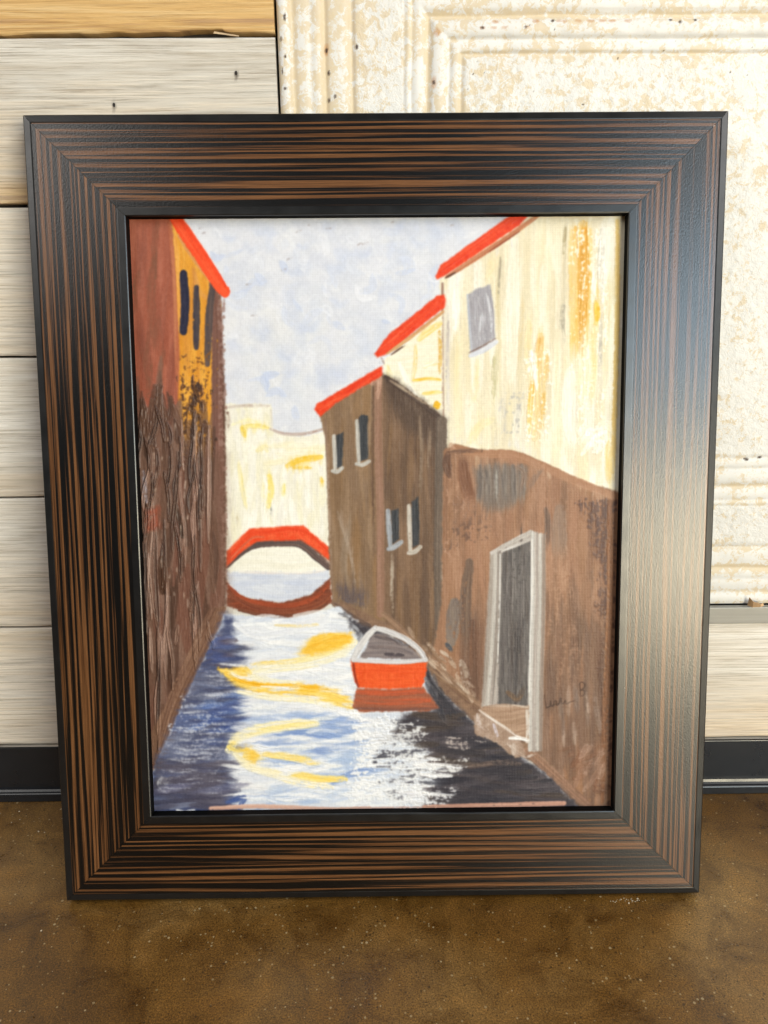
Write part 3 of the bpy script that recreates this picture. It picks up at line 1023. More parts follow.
# ---- house on the left: red side, ochre front
LB = [(100, 205), (172, 205), (214, 270), (222, 290), (226, 400), (227, 500), (227, 600), (222, 618), (157, 766), (140, 780), (120, 700)]
fill(LB, c3(112, 80, 66), c3(92, 64, 52), tex='v', wob=0.8)
fill([(100, 205), (171, 205), (178, 262), (181, 330), (180, 430), (100, 440)], c3(156, 86, 66), c3(174, 102, 80), tex='v', amp=0.8, wob=1.2)
scatter([(132, 215), (170, 215), (176, 390), (135, 395)], 60, (30, 80), (4, 10), (84, 96), [c3(166, 94, 72), c3(152, 82, 62), c3(140, 80, 64), c3(178, 106, 84)], dry=0.3, h=0.05, alpha=0.7, jit=0.03, seed=13, thick=0.3, clip=LB)
for xx0, y0, y1, w_, al in ((156, 222, 262, 6, .6), (153, 255, 330, 9, .85), (157, 320, 350, 7, .7), (148, 330, 392, 5, .8), (162, 350, 395, 5, .7), (137, 270, 310, 5, .8), (134, 300, 330, 4, .6), (150, 365, 400, 6, .8), (143, 345, 360, 3, .6)):
    stroke([(xx0 + 3, y0), (xx0 - 1, (y0 + y1) / 2), (xx0 + 1, y1)], w_, c3(104, 76, 58), c3(150, 86, 66), dry=0.42, h=0.05, alpha=al)
stroke([(171, 222), (176, 270), (178, 320), (179, 385)], 6, c3(170, 92, 66), c3(192, 122, 88), dry=0.2, h=0.05)
fill([(172, 212), (180, 224), (216, 282), (222, 300), (222, 460), (180, 470), (181, 330), (177, 262)], c3(222, 150, 48), c3(234, 172, 74), tex='v', wob=0.8)
scatter([(180, 245), (210, 290), (212, 390), (183, 395)], 60, (20, 60), (3, 8), (84, 96), [c3(228, 158, 50), c3(216, 142, 44), c3(236, 176, 76), c3(208, 138, 56)], dry=0.3, h=0.06, alpha=0.7, jit=0.03, seed=14, thick=0.3, clip=LB)
stroke([(176, 235), (179, 270), (181, 330)], 4, c3(236, 174, 84), c3(220, 146, 60), dry=0.25, h=0.05)
stroke([(195, 268), (200, 290), (212, 298)], 5, c3(202, 132, 62), c3(222, 160, 90), dry=0.3, h=0.05, alpha=0.8)
stroke([(179, 234), (192, 254), (206, 273), (214, 283)], 3.2, c3(204, 138, 76), c3(222, 160, 96), dry=0.2, h=0.08)
# brown corner of that front
stroke([(215, 284), (218, 330), (218, 400), (219, 470), (220, 600)], 11, c3(112, 78, 68), c3(140, 100, 88), dry=0.12, h=0.05, taper=0.05)
speckle([(218, 290), (226, 290), (230, 600), (222, 600)], c3(150, 118, 108), 0.56, tex='f', soft=1.5, alpha=0.8, h=0.02)
smear([(135, 218), (168, 218), (176, 385), (137, 392)], 20, True, 0.8, 7, 12)
smear([(184, 262), (208, 290), (210, 372), (184, 372)], 10, True, 0.7, 7, 8)
# slit windows
stroke([(184.6, 272), (186.2, 300), (184.5, 330)], 8.5, c3(34, 36, 58), c3(52, 50, 70), h=0.14, taper=0.15)
stroke([(197.5, 286), (197.6, 315), (197.3, 346)], 6.8, c3(58, 54, 66), c3(84, 74, 74), dry=0.12, h=0.12, taper=0.25)
stroke([(214, 283), (210.5, 310), (209, 345), (208.5, 363)], 7.5, c3(74, 66, 68), c3(104, 86, 80), dry=0.14, h=0.12, taper=0.35)
# ochre breaking up into the brown below
speckle([(181, 372), (214, 372), (214, 465), (181, 470)], c3(92, 62, 48), 0.53, tex='v', aux='w', wa=0.45, soft=9, h=0.35, color2=c3(66, 46, 38))
speckle([(181, 350), (212, 350), (212, 420), (181, 420)], c3(120, 78, 40), 0.66, tex='f', soft=4, h=0.1)
for q in ((199, 385, 5), (196, 398, 7), (203, 404, 6), (192, 407, 6), (199, 418, 8), (206, 424, 7), (190, 430, 7), (201, 436, 9), (208, 444, 8), (193, 447, 9), (199, 458, 7)):
    stroke([(q[0], q[1] - q[2] * .6), (q[0] + rng.uniform(-1.5, 1.5), q[1] + q[2] * .7)], rng.uniform(3.5, 6.5), c3(84, 58, 46), c3(60, 44, 38), dry=0.25, h=0.4)
fill([(181, 440), (222, 455), (226, 610), (181, 700)], c3(106, 78, 64), c3(126, 96, 82), tex='v', soft=14, dry=0.10)
stroke([(203, 445), (203, 500), (204, 560), (205, 600)], 3.4, c3(206, 140, 52), c3(160, 104, 56), dry=0.36, h=0.14)
stroke([(186, 440), (185, 480), (186, 520)], 3.0, c3(190, 126, 54), c3(120, 84, 62), dry=0.5, h=0.1, alpha=0.8)
stroke([(197, 430), (196, 462)], 4.0, c3(212, 146, 54), c3(190, 120, 46), dry=0.42, h=0.14)
stroke([(190, 410), (189, 452)], 3.4, c3(214, 148, 56), dry=0.46, h=0.12)
smear([(186, 400), (214, 400), (218, 600), (186, 600)], 8, True, 0.5, 7, 8)
# thick dark impasto dragged down the side
IMP = [(136, 402), (178, 398), (182, 440), (214, 470), (220, 610), (172, 715), (152, 750), (144, 600)]
scatter(IMP, 130, (50, 130), (5, 12), (82, 98), [c3(104, 76, 62), c3(86, 62, 52), c3(122, 92, 78), c3(78, 56, 46), c3(134, 104, 90), c3(116, 78, 64)], dry=0.16, h=0.22, alpha=0.85, jit=0.04, curve=0.05, seed=17, thick=1.0, taper=0.6, clip=LB)
scatter([(138, 400), (176, 398), (178, 430), (139, 440)], 26, (20, 46), (3, 7), (80, 100), [c3(100, 72, 58), c3(84, 60, 50)], dry=0.25, h=0.6, alpha=0.95, jit=0.04, curve=0.1, seed=18, thick=1.0, clip=LB)
r_ = np.random.default_rng(91)
for i in range(48):     # ridges pushed up by the knife
    x = r_.uniform(140, 212)
    y0 = r_.uniform(405, 640)
    if x < 140 + (y0 - 600) * 0.2 or (y0 > 600 and x > 222 - (y0 - 600) * 0.40):
        continue
    l = r_.uniform(40, 130)
    if y0 + l > 620 + (222 - x) * 2.1:
        l = 20
    x1 = x + r_.uniform(-6, 6)
    c_ = (c3(116, 86, 72), c3(84, 60, 50), c3(138, 106, 92), c3(64, 46, 40), c3(150, 120, 106))[r_.integers(5)]
    stroke([(x, y0), (x + r_.uniform(-1.6, 1.6), y0 + l * .35), (x1 + r_.uniform(-1.6, 1.6), y0 + l * .7), (x1, y0 + l)], r_.uniform(2.0, 4.0), c_, np.clip(c_ + 0.06, 0, 1), h=r_.uniform(0.9, 1.7), ridge=0.9, taper=0.8, thick=1.0)
for q in ((157, 404, 166, 440), (160, 410, 150, 446), (168, 420, 172, 445), (146, 436, 152, 468), (158, 446, 156, 486), (171, 440, 168, 490), (148, 500, 146, 540), (166, 470, 170, 520), (176, 520, 182, 580)):
    stroke([(q[0], q[1]), ((q[0] + q[2]) / 2 + 2, (q[1] + q[3]) / 2), (q[2], q[3])], 3.4, c3(72, 50, 42), c3(100, 74, 62), h=1.7, ridge=1.0, taper=0.7, thick=1.0)
fill([(146, 508), (160, 504), (162, 526), (148, 530)], c3(160, 84, 62), c3(120, 74, 58), tex='v', soft=3, dry=0.30, h=0.3)
stroke([(145, 470), (147, 506)], 5, c3(168, 166, 180), c3(120, 92, 84), dry=0.42, h=0.2)
stroke([(163, 556), (164, 590)], 9, c3(74, 50, 38), c3(92, 64, 50), dry=0.15, h=0.3)
stroke([(178, 505), (184, 535)], 5, c3(70, 54, 46), c3(96, 72, 60), dry=0.2, h=0.6)
for i in range(26):
    x, y = r_.uniform(146, 206), r_.uniform(420, 600)
    stroke([(x, y), (x + r_.uniform(-1, 1), y + r_.uniform(3, 9))], 1.4, c3(196, 178, 164), c3(160, 136, 120), dry=0.3, h=0.3, alpha=0.8)  # pale flecks: glints off the raised paint, put into its colour
# lighter band along the foot of that house
fill([(214, 606), (227, 604), (222, 622), (188, 690), (159, 762), (152, 762), (152, 730), (186, 668)], c3(138, 104, 84), c3(118, 86, 68), tex='v', wob=0.8, h=0.05)
for o_ in (0, 5, 10, 14):
    stroke([(226 - o_, 606), (206 - o_, 648), (180 - o_ * .8, 702), (159 - o_ * .3, 760)], 4, c3(146, 112, 92), c3(104, 74, 60), dry=0.24, h=0.25, alpha=0.9)
# its red roof
stroke([(171, 208), (186, 231), (205, 260), (222, 286), (226, 290)], 12.5, c3(240, 74, 34), c3(246, 96, 56), dry=0.02, h=0.18, taper=0.12, thick=0.9)
stroke([(178, 212), (200, 244), (226, 284)], 5, c3(244, 84, 44), c3(236, 66, 30), dry=0.2, h=0.16)

# ---- right-hand houses: big cream one
CR = [(440, 278), (448, 272), (545, 205), (640, 205), (640, 500), (612, 492), (565, 473), (540, 460), (512, 450), (484, 449), (443, 446)]
fill(CR, c3(232, 221, 190), c3(243, 236, 214), tex='v', wob=1.0)
CRI = [(446, 284), (452, 276), (542, 220), (622, 218), (618, 478), (565, 466), (515, 446), (450, 438)]
scatter(CRI, 240, (30, 90), (5, 13), (86, 94), [c3(240, 232, 208), c3(230, 218, 186), c3(246, 242, 226), c3(238, 226, 190), c3(226, 214, 186), c3(247, 244, 234)], dry=0.30, h=0.08, alpha=0.8, jit=0.03, seed=21, clip=CR)
OC = c3(222, 164, 66)
OL = c3(238, 206, 132)
stroke([(583, 224), (584, 280), (582, 330), (580, 372)], 15, c3(226, 172, 78), OL, dry=0.22, h=0.16, fade=0.35)
stroke([(581, 240), (582, 300), (579, 350)], 6, c3(214, 148, 48), c3(232, 186, 96), dry=0.28, h=0.14, fade=0.2)
stroke([(574, 310), (574, 345), (573, 362)], 8, c3(236, 188, 82), c3(244, 220, 160), dry=0.28, h=0.1, fade=0.5)
stroke([(596, 300), (597, 320), (595, 322)], 5, c3(240, 184, 50), c3(244, 210, 110), dry=0.28, h=0.18)
stroke([(594, 330), (593, 372), (592, 400)], 8, c3(238, 206, 120), c3(245, 236, 205), dry=0.3, h=0.1, alpha=0.8)
stroke([(566, 225), (564, 270), (563, 330)], 5, c3(196, 182, 150), c3(236, 226, 200), dry=0.44, h=0.1)
stroke([(564, 305), (563, 322), (564, 342)], 6, c3(168, 158, 138), c3(230, 222, 200), dry=0.5, h=0.14)
stroke([(554, 270), (553, 340), (552, 420)], 5, c3(216, 200, 160), c3(240, 232, 210), dry=0.42, h=0.08)
stroke([(541, 334), (539, 365), (541, 400), (535, 436)], 11, c3(230, 182, 98), c3(244, 226, 180), dry=0.34, h=0.22)
stroke([(533, 380), (531, 398), (529, 430)], 6, c3(236, 184, 74), c3(246, 228, 180), dry=0.36, h=0.2)
stroke([(548, 350), (546, 380)], 5, c3(232, 196, 126), dry=0.4, h=0.12)
stroke([(502, 255), (498, 290), (499, 340), (500, 400)], 4, c3(208, 190, 146), c3(238, 228, 200), dry=0.42, h=0.06)
stroke([(502, 258), (499, 282)], 3, c3(182, 172, 150), c3(226, 216, 190), dry=0.3, h=0.06)
stroke([(497, 350), (495, 400), (494, 430)], 6, c3(200, 190, 150), c3(240, 232, 200), dry=0.5, h=0.12)
stroke([(523, 300), (520, 360)], 4, c3(222, 202, 156), dry=0.45, h=0.06)
stroke([(460, 330), (458, 390), (460, 430)], 8, c3(238, 222, 170), c3(244, 236, 210), dry=0.3, h=0.08, alpha=0.8)
stroke([(478, 358), (474, 400)], 5, c3(240, 222, 164), dry=0.4, h=0.06, alpha=0.7)
stroke([(604, 228), (602, 250), (600, 275)], 7, c3(246, 245, 240), c3(206, 200, 186), dry=0.34, h=0.24)
stroke([(600, 226), (610, 224), (618, 228)], 6, c3(247, 245, 238), c3(235, 228, 206), dry=0.3, h=0.2)
stroke([(601, 320), (601, 360), (600, 410)], 5, c3(186, 178, 162), c3(234, 228, 210), dry=0.5, h=0.12)
stroke([(594, 268), (593, 300)], 4, c3(247, 245, 238), dry=0.3, h=0.24)
stroke([(538, 385), (534, 352), (531, 372)], 3, c3(248, 246, 240), dry=0.3, h=0.4)
stroke([(520, 405), (515, 440)], 9, c3(247, 245, 238), c3(236, 228, 206), dry=0.25, h=0.2)
speckle([(500, 395), (524, 392), (522, 436), (500, 432)], c3(196, 192, 186), 0.60, tex='f', soft=4, h=-0.05)
stroke([(570, 370), (568, 410), (572, 440)], 14, c3(248, 246, 238), c3(242, 236, 216), dry=0.2, h=0.14)
scatter([(572, 425), (612, 420), (612, 450), (572, 446)], 16, (6, 16), (4, 8), (20, 80), [c3(250, 249, 244), c3(246, 243, 232)], dry=0.36, h=0.35, alpha=0.9, jit=0.01, seed=23)
stroke([(470, 440), (480, 425), (492, 418)], 9, c3(240, 222, 150), c3(244, 234, 196), dry=0.25, h=0.1, alpha=0.8)
stroke([(572, 230), (573, 290), (571, 330)], 8, c3(232, 190, 104), c3(242, 222, 170), dry=0.3, h=0.14, fade=0.3)
stroke([(590, 228), (590, 262)], 5, c3(228, 180, 84), c3(244, 228, 180), dry=0.3, h=0.14, fade=0.3)
stroke([(585, 345), (584, 375), (583, 400)], 12, c3(246, 232, 186), c3(249, 246, 234), dry=0.24, h=0.14, alpha=0.9)
stroke([(558, 345), (556, 400), (556, 446)], 10, c3(240, 228, 190), c3(248, 244, 230), dry=0.26, h=0.1, alpha=0.8)
stroke([(515, 240), (512, 300), (512, 380)], 12, c3(248, 246, 238), c3(240, 234, 214), dry=0.26, h=0.1, alpha=0.8)
stroke([(456, 290), (456, 330)], 8, c3(249, 247, 240), dry=0.25, h=0.12)
stroke([(530, 320), (528, 345), (529, 372)], 7, c3(236, 208, 142), c3(246, 234, 200), dry=0.36, h=0.12)
stroke([(608, 290), (606, 340), (606, 380)], 8, c3(232, 216, 172), c3(244, 238, 218), dry=0.3, h=0.1)
stroke([(576, 400), (576, 425)], 6, c3(210, 204, 190), c3(244, 240, 228), dry=0.45, h=0.1)
stroke([(618, 220), (617, 330), (613, 470)], 5, c3(222, 182, 96), c3(236, 212, 150), dry=0.2, h=0.05, taper=0.05)  # golden strip on the right edge: frame's soft shadow put into the pigment
stroke([(608, 440), (609, 480)], 7, c3(238, 206, 124), c3(242, 226, 176), dry=0.3, h=0.1)
stroke([(487, 275), (500, 256), (490, 262)], 5, c3(236, 212, 150), c3(244, 232, 200), dry=0.3, h=0.08)
stroke([(446, 290), (447, 350), (446, 440)], 6, c3(226, 218, 204), c3(242, 238, 226), dry=0.3, h=0.1, alpha=0.8)
stroke([(449, 320), (448, 370), (451, 425)], 4, c3(172, 160, 156), c3(236, 230, 220), dry=0.52, h=0.1)
stroke([(443, 282), (443, 340), (444, 445)], 2.4, c3(150, 118, 104), c3(186, 160, 146), dry=0.26, h=0.06, taper=0.0)
smear([(447, 284), (452, 277), (542, 220), (622, 218), (618, 480), (565, 468), (515, 446), (450, 440)], 26, True, 0.8, 9, 16)
stroke([(585, 228), (586, 275), (583, 335)], 8, c3(218, 156, 56), c3(232, 182, 92), dry=0.34, h=0.2, fade=0.2)
stroke([(576, 226), (577, 262)], 5, c3(226, 172, 80), c3(240, 212, 150), dry=0.36, h=0.16)
stroke([(597, 303), (598, 318)], 6, c3(240, 184, 50), c3(246, 214, 110), dry=0.22, h=0.25)
stroke([(540, 338), (539, 365)], 7, c3(222, 172, 92), c3(240, 216, 160), dry=0.38, h=0.2)
stroke([(533, 384), (531, 402), (530, 426)], 6, c3(234, 178, 66), c3(246, 226, 170), dry=0.38, h=0.24)
stroke([(544, 392), (543, 428)], 4, c3(230, 190, 110), dry=0.44, h=0.16)
stroke([(564, 304), (563, 322), (565, 340)], 5, c3(158, 150, 134), c3(228, 220, 198), dry=0.52, h=0.2)
stroke([(566, 226), (564, 252)], 3.4, c3(178, 164, 130), dry=0.5, h=0.12)
stroke([(601, 340), (600, 372)], 4, c3(190, 184, 172), dry=0.5, h=0.12)
stroke([(603, 228), (602, 262), (601, 300)], 6, c3(249, 248, 243), c3(222, 216, 202), dry=0.42, h=0.3)
stroke([(495, 356), (494, 395)], 5, c3(206, 198, 160), dry=0.5, h=0.12)
stroke([(501, 256), (499, 292)], 2.4, c3(170, 160, 138), dry=0.42, h=0.08)
stroke([(537, 388), (532, 356), (528, 372)], 2.6, c3(250, 249, 244), dry=0.3, h=0.5)
speckle([(526, 345), (552, 345), (550, 440), (522, 440)], c3(249, 247, 240), 0.62, tex='v', aux='f', wa=0.45, soft=6, alpha=0.9, h=0.25, thick=0.9)
speckle([(570, 228), (612, 228), (608, 420), (572, 420)], c3(248, 246, 238), 0.66, tex='v', aux='f', wa=0.5, soft=6, alpha=0.85, h=0.22, thick=0.9)
speckle([(505, 390), (526, 390), (524, 436), (503, 436)], c3(186, 182, 176), 0.64, tex='f', aux='w', wa=0.5, soft=4, alpha=0.8, h=-0.05)
scatter([(575, 425), (608, 420), (608, 452), (575, 446)], 14, (6, 16), (4, 8), (20, 80), [c3(252, 251, 247), c3(246, 243, 232)], dry=0.38, h=0.4, alpha=0.9, jit=0.01, seed=24)
# its grey shuttered window
fill([(469, 293), (478, 287), (491, 283), (494, 306), (495.5, 336), (483, 344), (471, 350), (470, 320)], c3(160, 157, 164), c3(178, 176, 184), tex='v', wob=0.6, h=0.06)
for x in (473, 478, 483, 488, 492):
    stroke([(x, 296), (x + 1, 318), (x + 2, 338)], 3.4, c3(150, 146, 152), c3(190, 188, 196), dry=0.28, h=0.14)
stroke([(487, 292), (492, 318), (491, 330)], 2.4, c3(206, 206, 214), dry=0.3, h=0.14)
stroke([(480, 330), (482, 312)], 2.4, c3(204, 204, 212), dry=0.3, h=0.14)
stroke([(468, 293), (470, 322), (472, 350)], 2.2, c3(186, 190, 204), h=0.1)
stroke([(471, 354), (484, 348), (497, 340)], 6, c3(204, 208, 222), c3(226, 228, 234), dry=0.12, h=0.18)
stroke([(470, 351), (484, 344), (496, 337)], 2, c3(120, 100, 96), c3(150, 130, 126), dry=0.3, h=0.05)

# small cream gable in the middle
fill([(384, 358), (400, 346), (443, 310), (443, 418), (425, 405), (384, 382)], c3(240, 234, 208), c3(246, 242, 226), tex='h', wob=0.8)
stroke([(420, 338), (428, 330), (441, 322)], 7, c3(236, 206, 110), c3(244, 230, 180), dry=0.25, h=0.15)
stroke([(416, 345), (416, 362), (413, 378)], 4, c3(232, 204, 120), c3(244, 236, 206), dry=0.3, h=0.12)
stroke([(414, 379), (428, 377), (441, 378)], 3.5, c3(236, 190, 64), c3(244, 220, 140), dry=0.2, h=0.18)
stroke([(424, 392), (442, 390)], 4, c3(240, 206, 100), c3(246, 230, 170), dry=0.24, h=0.16)
stroke([(437, 402), (438, 405)], 8, c3(234, 176, 30), c3(240, 196, 70), h=0.3)
stroke([(425, 365), (440, 360)], 5, c3(248, 246, 238), c3(240, 226, 170), dry=0.25, h=0.16)
stroke([(400, 362), (410, 385), (418, 396)], 5, c3(248, 246, 236), dry=0.3, h=0.12)
stroke([(388, 365), (392, 378)], 5, c3(240, 226, 170), c3(246, 240, 216), dry=0.25, h=0.1)
stroke([(440, 330), (441, 350), (440, 372)], 4, c3(214, 168, 76), c3(236, 212, 160), dry=0.4, h=0.1)

# ---- brown house: street front and flank
fill([(326, 415), (383, 372), (446, 420), (448, 680), (385, 626), (334, 602)], c3(122, 96, 76), c3(134, 106, 84), tex='v', wob=0.6)
fill([(320, 414), (328, 405), (352, 391), (383, 372), (386, 625), (360, 615), (334, 602), (330, 560), (327, 440)], c3(130, 104, 80), c3(150, 122, 96), tex='v', wob=0.8)
BFC = [(320, 414), (328, 405), (352, 391), (383, 372), (386, 625), (360, 615), (334, 602), (330, 560), (327, 440)]
BSC = [(384, 372), (400, 382), (430, 406), (446, 420), (450, 560), (448, 680), (385, 625)]
BF = [(330, 425), (375, 390), (378, 610), (338, 598)]
scatter(BF, 90, (30, 80), (4, 9), (85, 97), [c3(136, 110, 86), c3(122, 96, 72), c3(152, 126, 102), c3(128, 104, 84), c3(144, 112, 80)], dry=0.30, h=0.06, alpha=0.75, jit=0.03, seed=31, thick=0.3, clip=BFC)
stroke([(350, 520), (344, 560), (352, 590)], 7, c3(158, 140, 122), c3(134, 112, 92), dry=0.32, h=0.06)
stroke([(338, 510), (350, 548), (356, 585)], 3, c3(168, 150, 134), dry=0.4, h=0.06)
stroke([(326, 418), (329, 480), (332, 560), (334, 600)], 2.6, c3(170, 148, 128), c3(120, 92, 74), dry=0.3, h=0.05)
fill([(384, 372), (400, 382), (430, 406), (446, 420), (450, 560), (448, 680), (385, 625)], c3(112, 88, 70), c3(134, 106, 84), tex='v', wob=0.8)
scatter([(388, 385), (440, 425), (444, 640), (388, 610)], 120, (30, 80), (4, 9), (86, 94), [c3(120, 94, 74), c3(104, 82, 66), c3(138, 110, 88), c3(96, 76, 64), c3(128, 98, 70)], dry=0.3, h=0.06, alpha=0.75, jit=0.03, seed=32, thick=0.3, clip=BSC)
fill([(384, 374), (396, 378), (446, 418), (446, 450), (428, 440), (404, 425), (388, 400)], c3(78, 62, 54), c3(98, 80, 68), tex='v', soft=6)
stroke([(386, 375), (404, 388), (425, 403), (445, 420)], 6, c3(66, 52, 46), c3(96, 80, 72), dry=0.15, h=0.08)
stroke([(391, 379), (412, 392), (440, 412)], 3, c3(190, 174, 150), c3(140, 120, 104), dry=0.44, h=0.06)
stroke([(442, 420), (441, 480), (440, 560), (441, 640)], 12, c3(94, 82, 74), c3(120, 104, 92), dry=0.14, h=0.06, taper=0.05)
stroke([(420, 415), (422, 450), (420, 490)], 3, c3(142, 122, 104), dry=0.4, h=0.06)
stroke([(431, 430), (428, 470)], 3, c3(150, 130, 112), dry=0.44, h=0.06)
stroke([(379, 378), (379, 450), (381, 520), (381, 612)], 8.5, c3(158, 122, 104), c3(138, 106, 86), dry=0.12, h=0.08, taper=0.05)
stroke([(374, 385), (373, 470), (375, 560)], 2.5, c3(104, 80, 64), dry=0.4, h=0.05)
stroke([(372, 382), (380, 376), (378, 396)], 5, c3(170, 128, 108), c3(196, 160, 140), dry=0.3, h=0.06)
fill([(338, 582), (368, 590), (366, 604), (340, 600)], c3(66, 68, 92), c3(110, 92, 84), tex='v', soft=4, dry=0.35)
stroke([(393, 560), (392, 590), (393, 610)], 3.5, c3(200, 190, 176), c3(150, 130, 112), dry=0.45, h=0.1)
stroke([(444, 560), (445, 590), (443, 620)], 6, c3(200, 188, 172), c3(140, 120, 104), dry=0.5, h=0.12)
stroke([(460, 560), (458, 590), (462, 630)], 5, c3(192, 176, 158), c3(140, 112, 92), dry=0.5, h=0.1)


smear([(331, 420), (378, 392), (378, 606), (338, 596)], 22, True, 0.75, 7, 12)
smear([(385, 382), (442, 424), (444, 650), (386, 612)], 22, True, 0.75, 7, 12)


def window(dark, light, sill, cd=c3(52, 54, 58), wl=4.2, cl=c3(206, 202, 196)):
    fill(dark, cd, cd * 1.35, tex='v', edge=0.8, wob=0.5, h=0.06)
    stroke(light, wl, cl, np.clip(cl - 0.12, 0, 1), dry=0.14, h=0.2, taper=0.2)
    stroke(sill, wl, cl, np.clip(cl - 0.10, 0, 1), dry=0.08, h=0.2, taper=0.2)


window([(337, 434), (344.5, 430), (344, 446), (343, 464), (337, 467)], [(334.6, 434), (335.4, 450), (336, 468)], [(333, 469), (338, 470), (343, 466)])
window([(359, 418), (362, 413), (368.5, 414), (369, 457), (361, 460)], [(357.6, 419), (358.6, 440), (359.6, 460)], [(357, 462), (363, 463), (370, 459.5)])
window([(392, 509), (399, 506.5), (400, 537), (393, 542)], [(388.5, 509), (389.4, 525), (391, 544)], [(389, 547), (395, 545), (402, 540)], wl=5.4, cl=c3(176, 180, 188))
window([(412, 500), (419, 495), (420.5, 522), (419.5, 542), (413, 546)], [(409.6, 504), (410, 525), (411, 548)], [(409, 551), (415, 550), (421, 545)], wl=4.8, cl=c3(204, 196, 186))

# red roofs
fill([(315, 408), (318, 402), (350, 383), (383, 364), (383, 374), (352, 392), (336, 402), (321, 415)], c3(236, 78, 40), c3(226, 60, 30), tex='w', wob=0.35, h=0.14, thick=0.8)
stroke([(320, 408), (345, 393), (381, 370)], 4, c3(240, 92, 54), c3(224, 58, 30), dry=0.2, h=0.18)
stroke([(385, 362), (382, 356)], 2, c3(176, 160, 156), dry=0.2)
fill([(375, 352), (389, 333), (412, 315), (438, 294), (445, 293), (446.5, 300), (445, 306), (428, 319), (404, 339), (386, 353), (378, 356)], c3(236, 78, 42), c3(226, 62, 32), tex='w', wob=0.35, h=0.14, thick=0.8)
stroke([(380, 349), (408, 326), (443, 298)], 5, c3(240, 90, 54), c3(228, 62, 32), dry=0.2, h=0.18)
stroke([(388, 352), (412, 335), (444, 310)], 3.4, c3(196, 140, 92), c3(216, 170, 120), dry=0.16, h=0.08)
stroke([(392, 353), (405, 344)], 1.8, c3(110, 84, 70), dry=0.3)
fill([(436, 275), (441, 264), (470, 243), (514, 212), (534, 208), (520, 224), (478, 252), (449, 272), (438, 278)], c3(236, 78, 42), c3(226, 62, 32), tex='w', wob=0.35, h=0.14, thick=0.8)
stroke([(441, 269), (480, 241), (526, 210)], 5.5, c3(240, 90, 54), c3(226, 60, 32), dry=0.2, h=0.18)
stroke([(448, 275), (470, 261), (505, 238), (540, 213)], 5, c3(204, 142, 104), c3(180, 112, 80), dry=0.16, h=0.1)
stroke([(446, 276.5), (456, 271)], 2, c3(96, 66, 54), dry=0.2)
stroke([(490, 250), (520, 230)], 1.6, c3(150, 84, 60), dry=0.3)

# ---- the long brown wall on the right
RWALL = [(444, 448), (456, 443), (470, 448), (484, 448), (512, 450), (540, 460), (566, 473), (590, 482), (640, 496), (640, 830), (590, 815), (560, 785), (525, 752), (480, 712), (430, 672), (442, 600)]
fill(RWALL, c3(146, 108, 84), c3(164, 124, 98), tex='v', wob=0.8)
RWI = [(450, 455), (484, 455), (540, 468), (608, 496), (606, 800), (560, 780), (480, 705), (446, 660)]
scatter(RWI, 280, (30, 90), (5, 12), (85, 95), [c3(150, 112, 88), c3(138, 102, 80), c3(162, 122, 96), c3(130, 98, 78), c3(156, 116, 86)], dry=0.32, h=0.06, alpha=0.75, jit=0.03, seed=41, thick=0.3, clip=RWALL)
scatter([(462, 600), (608, 600), (606, 800), (545, 770), (462, 690)], 200, (30, 80), (4, 10), (85, 95), [c3(116, 90, 76), c3(128, 100, 82), c3(142, 112, 94), c3(104, 82, 72), c3(122, 88, 70)], dry=0.32, h=0.07, alpha=0.7, jit=0.04, seed=42, thick=0.3, clip=RWALL)
stroke([(456, 446), (480, 452), (512, 453), (540, 463), (570, 477), (612, 494)], 9, c3(160, 116, 88), c3(178, 134, 104), dry=0.12, h=0.06, taper=0.05)
speckle([(446, 440), (458, 440), (460, 560), (446, 560)], c3(186, 148, 124), 0.58, tex='f', soft=3, alpha=0.7)
scatter([(450, 456), (520, 456), (606, 496), (606, 600), (450, 600)], 70, (30, 80), (6, 14), (84, 96), [c3(172, 132, 106), c3(182, 140, 114), c3(160, 120, 94), c3(170, 126, 100)], dry=0.26, h=0.05, alpha=0.6, jit=0.02, seed=46, thick=0.3, clip=RWALL)
smear(RWI, 24, True, 0.8, 9, 14)
# dark blot and grey patch under the cream wall
stroke([(449, 452), (447, 462), (450, 474)], 8, c3(98, 72, 60), c3(120, 90, 74), dry=0.14, h=0.14)
stroke([(449, 451), (465, 449), (482, 449)], 4.5, c3(106, 78, 64), c3(150, 112, 90), dry=0.26, h=0.12)
stroke([(463, 462), (466, 480), (474, 505)], 13, c3(112, 76, 58), c3(140, 100, 78), dry=0.18, h=0.1, fade=0.3)
fill([(474, 466), (500, 462), (528, 466), (526, 490), (512, 505), (488, 512), (478, 495)], c3(112, 102, 96), c3(134, 120, 110), tex='v', soft=4, alpha=0.9, h=0.05)
for x in (480, 488, 496, 505, 514, 522):
    stroke([(x, 464), (x + rng.uniform(-2, 2), 485), (x + rng.uniform(-2, 2), 508)], 6, c3(98, 90, 88), c3(146, 134, 124), dry=0.3, h=0.1, fade=0.4)
stroke([(497, 470), (497, 500)], 2.5, c3(168, 164, 158), dry=0.35, h=0.08)
stroke([(517, 465), (524, 472), (521, 490)], 4, c3(128, 106, 94), c3(150, 126, 110), dry=0.2, h=0.16)
stroke([(530, 485), (536, 475), (542, 468)], 6, c3(134, 110, 96), dry=0.34, h=0.08, alpha=0.7)
speckle([(450, 490), (500, 500), (498, 540), (452, 545)], c3(104, 78, 66), 0.60, tex='v', aux='f', wa=0.45, soft=8, alpha=0.85)
speckle([(452, 475), (474, 485), (475, 520), (450, 520)], c3(196, 156, 130), 0.66, tex='f', soft=4, alpha=0.7)
stroke([(546, 507), (548, 520), (547, 550)], 6, c3(98, 80, 72), c3(130, 102, 86), dry=0.26, h=0.08, fade=0.3)
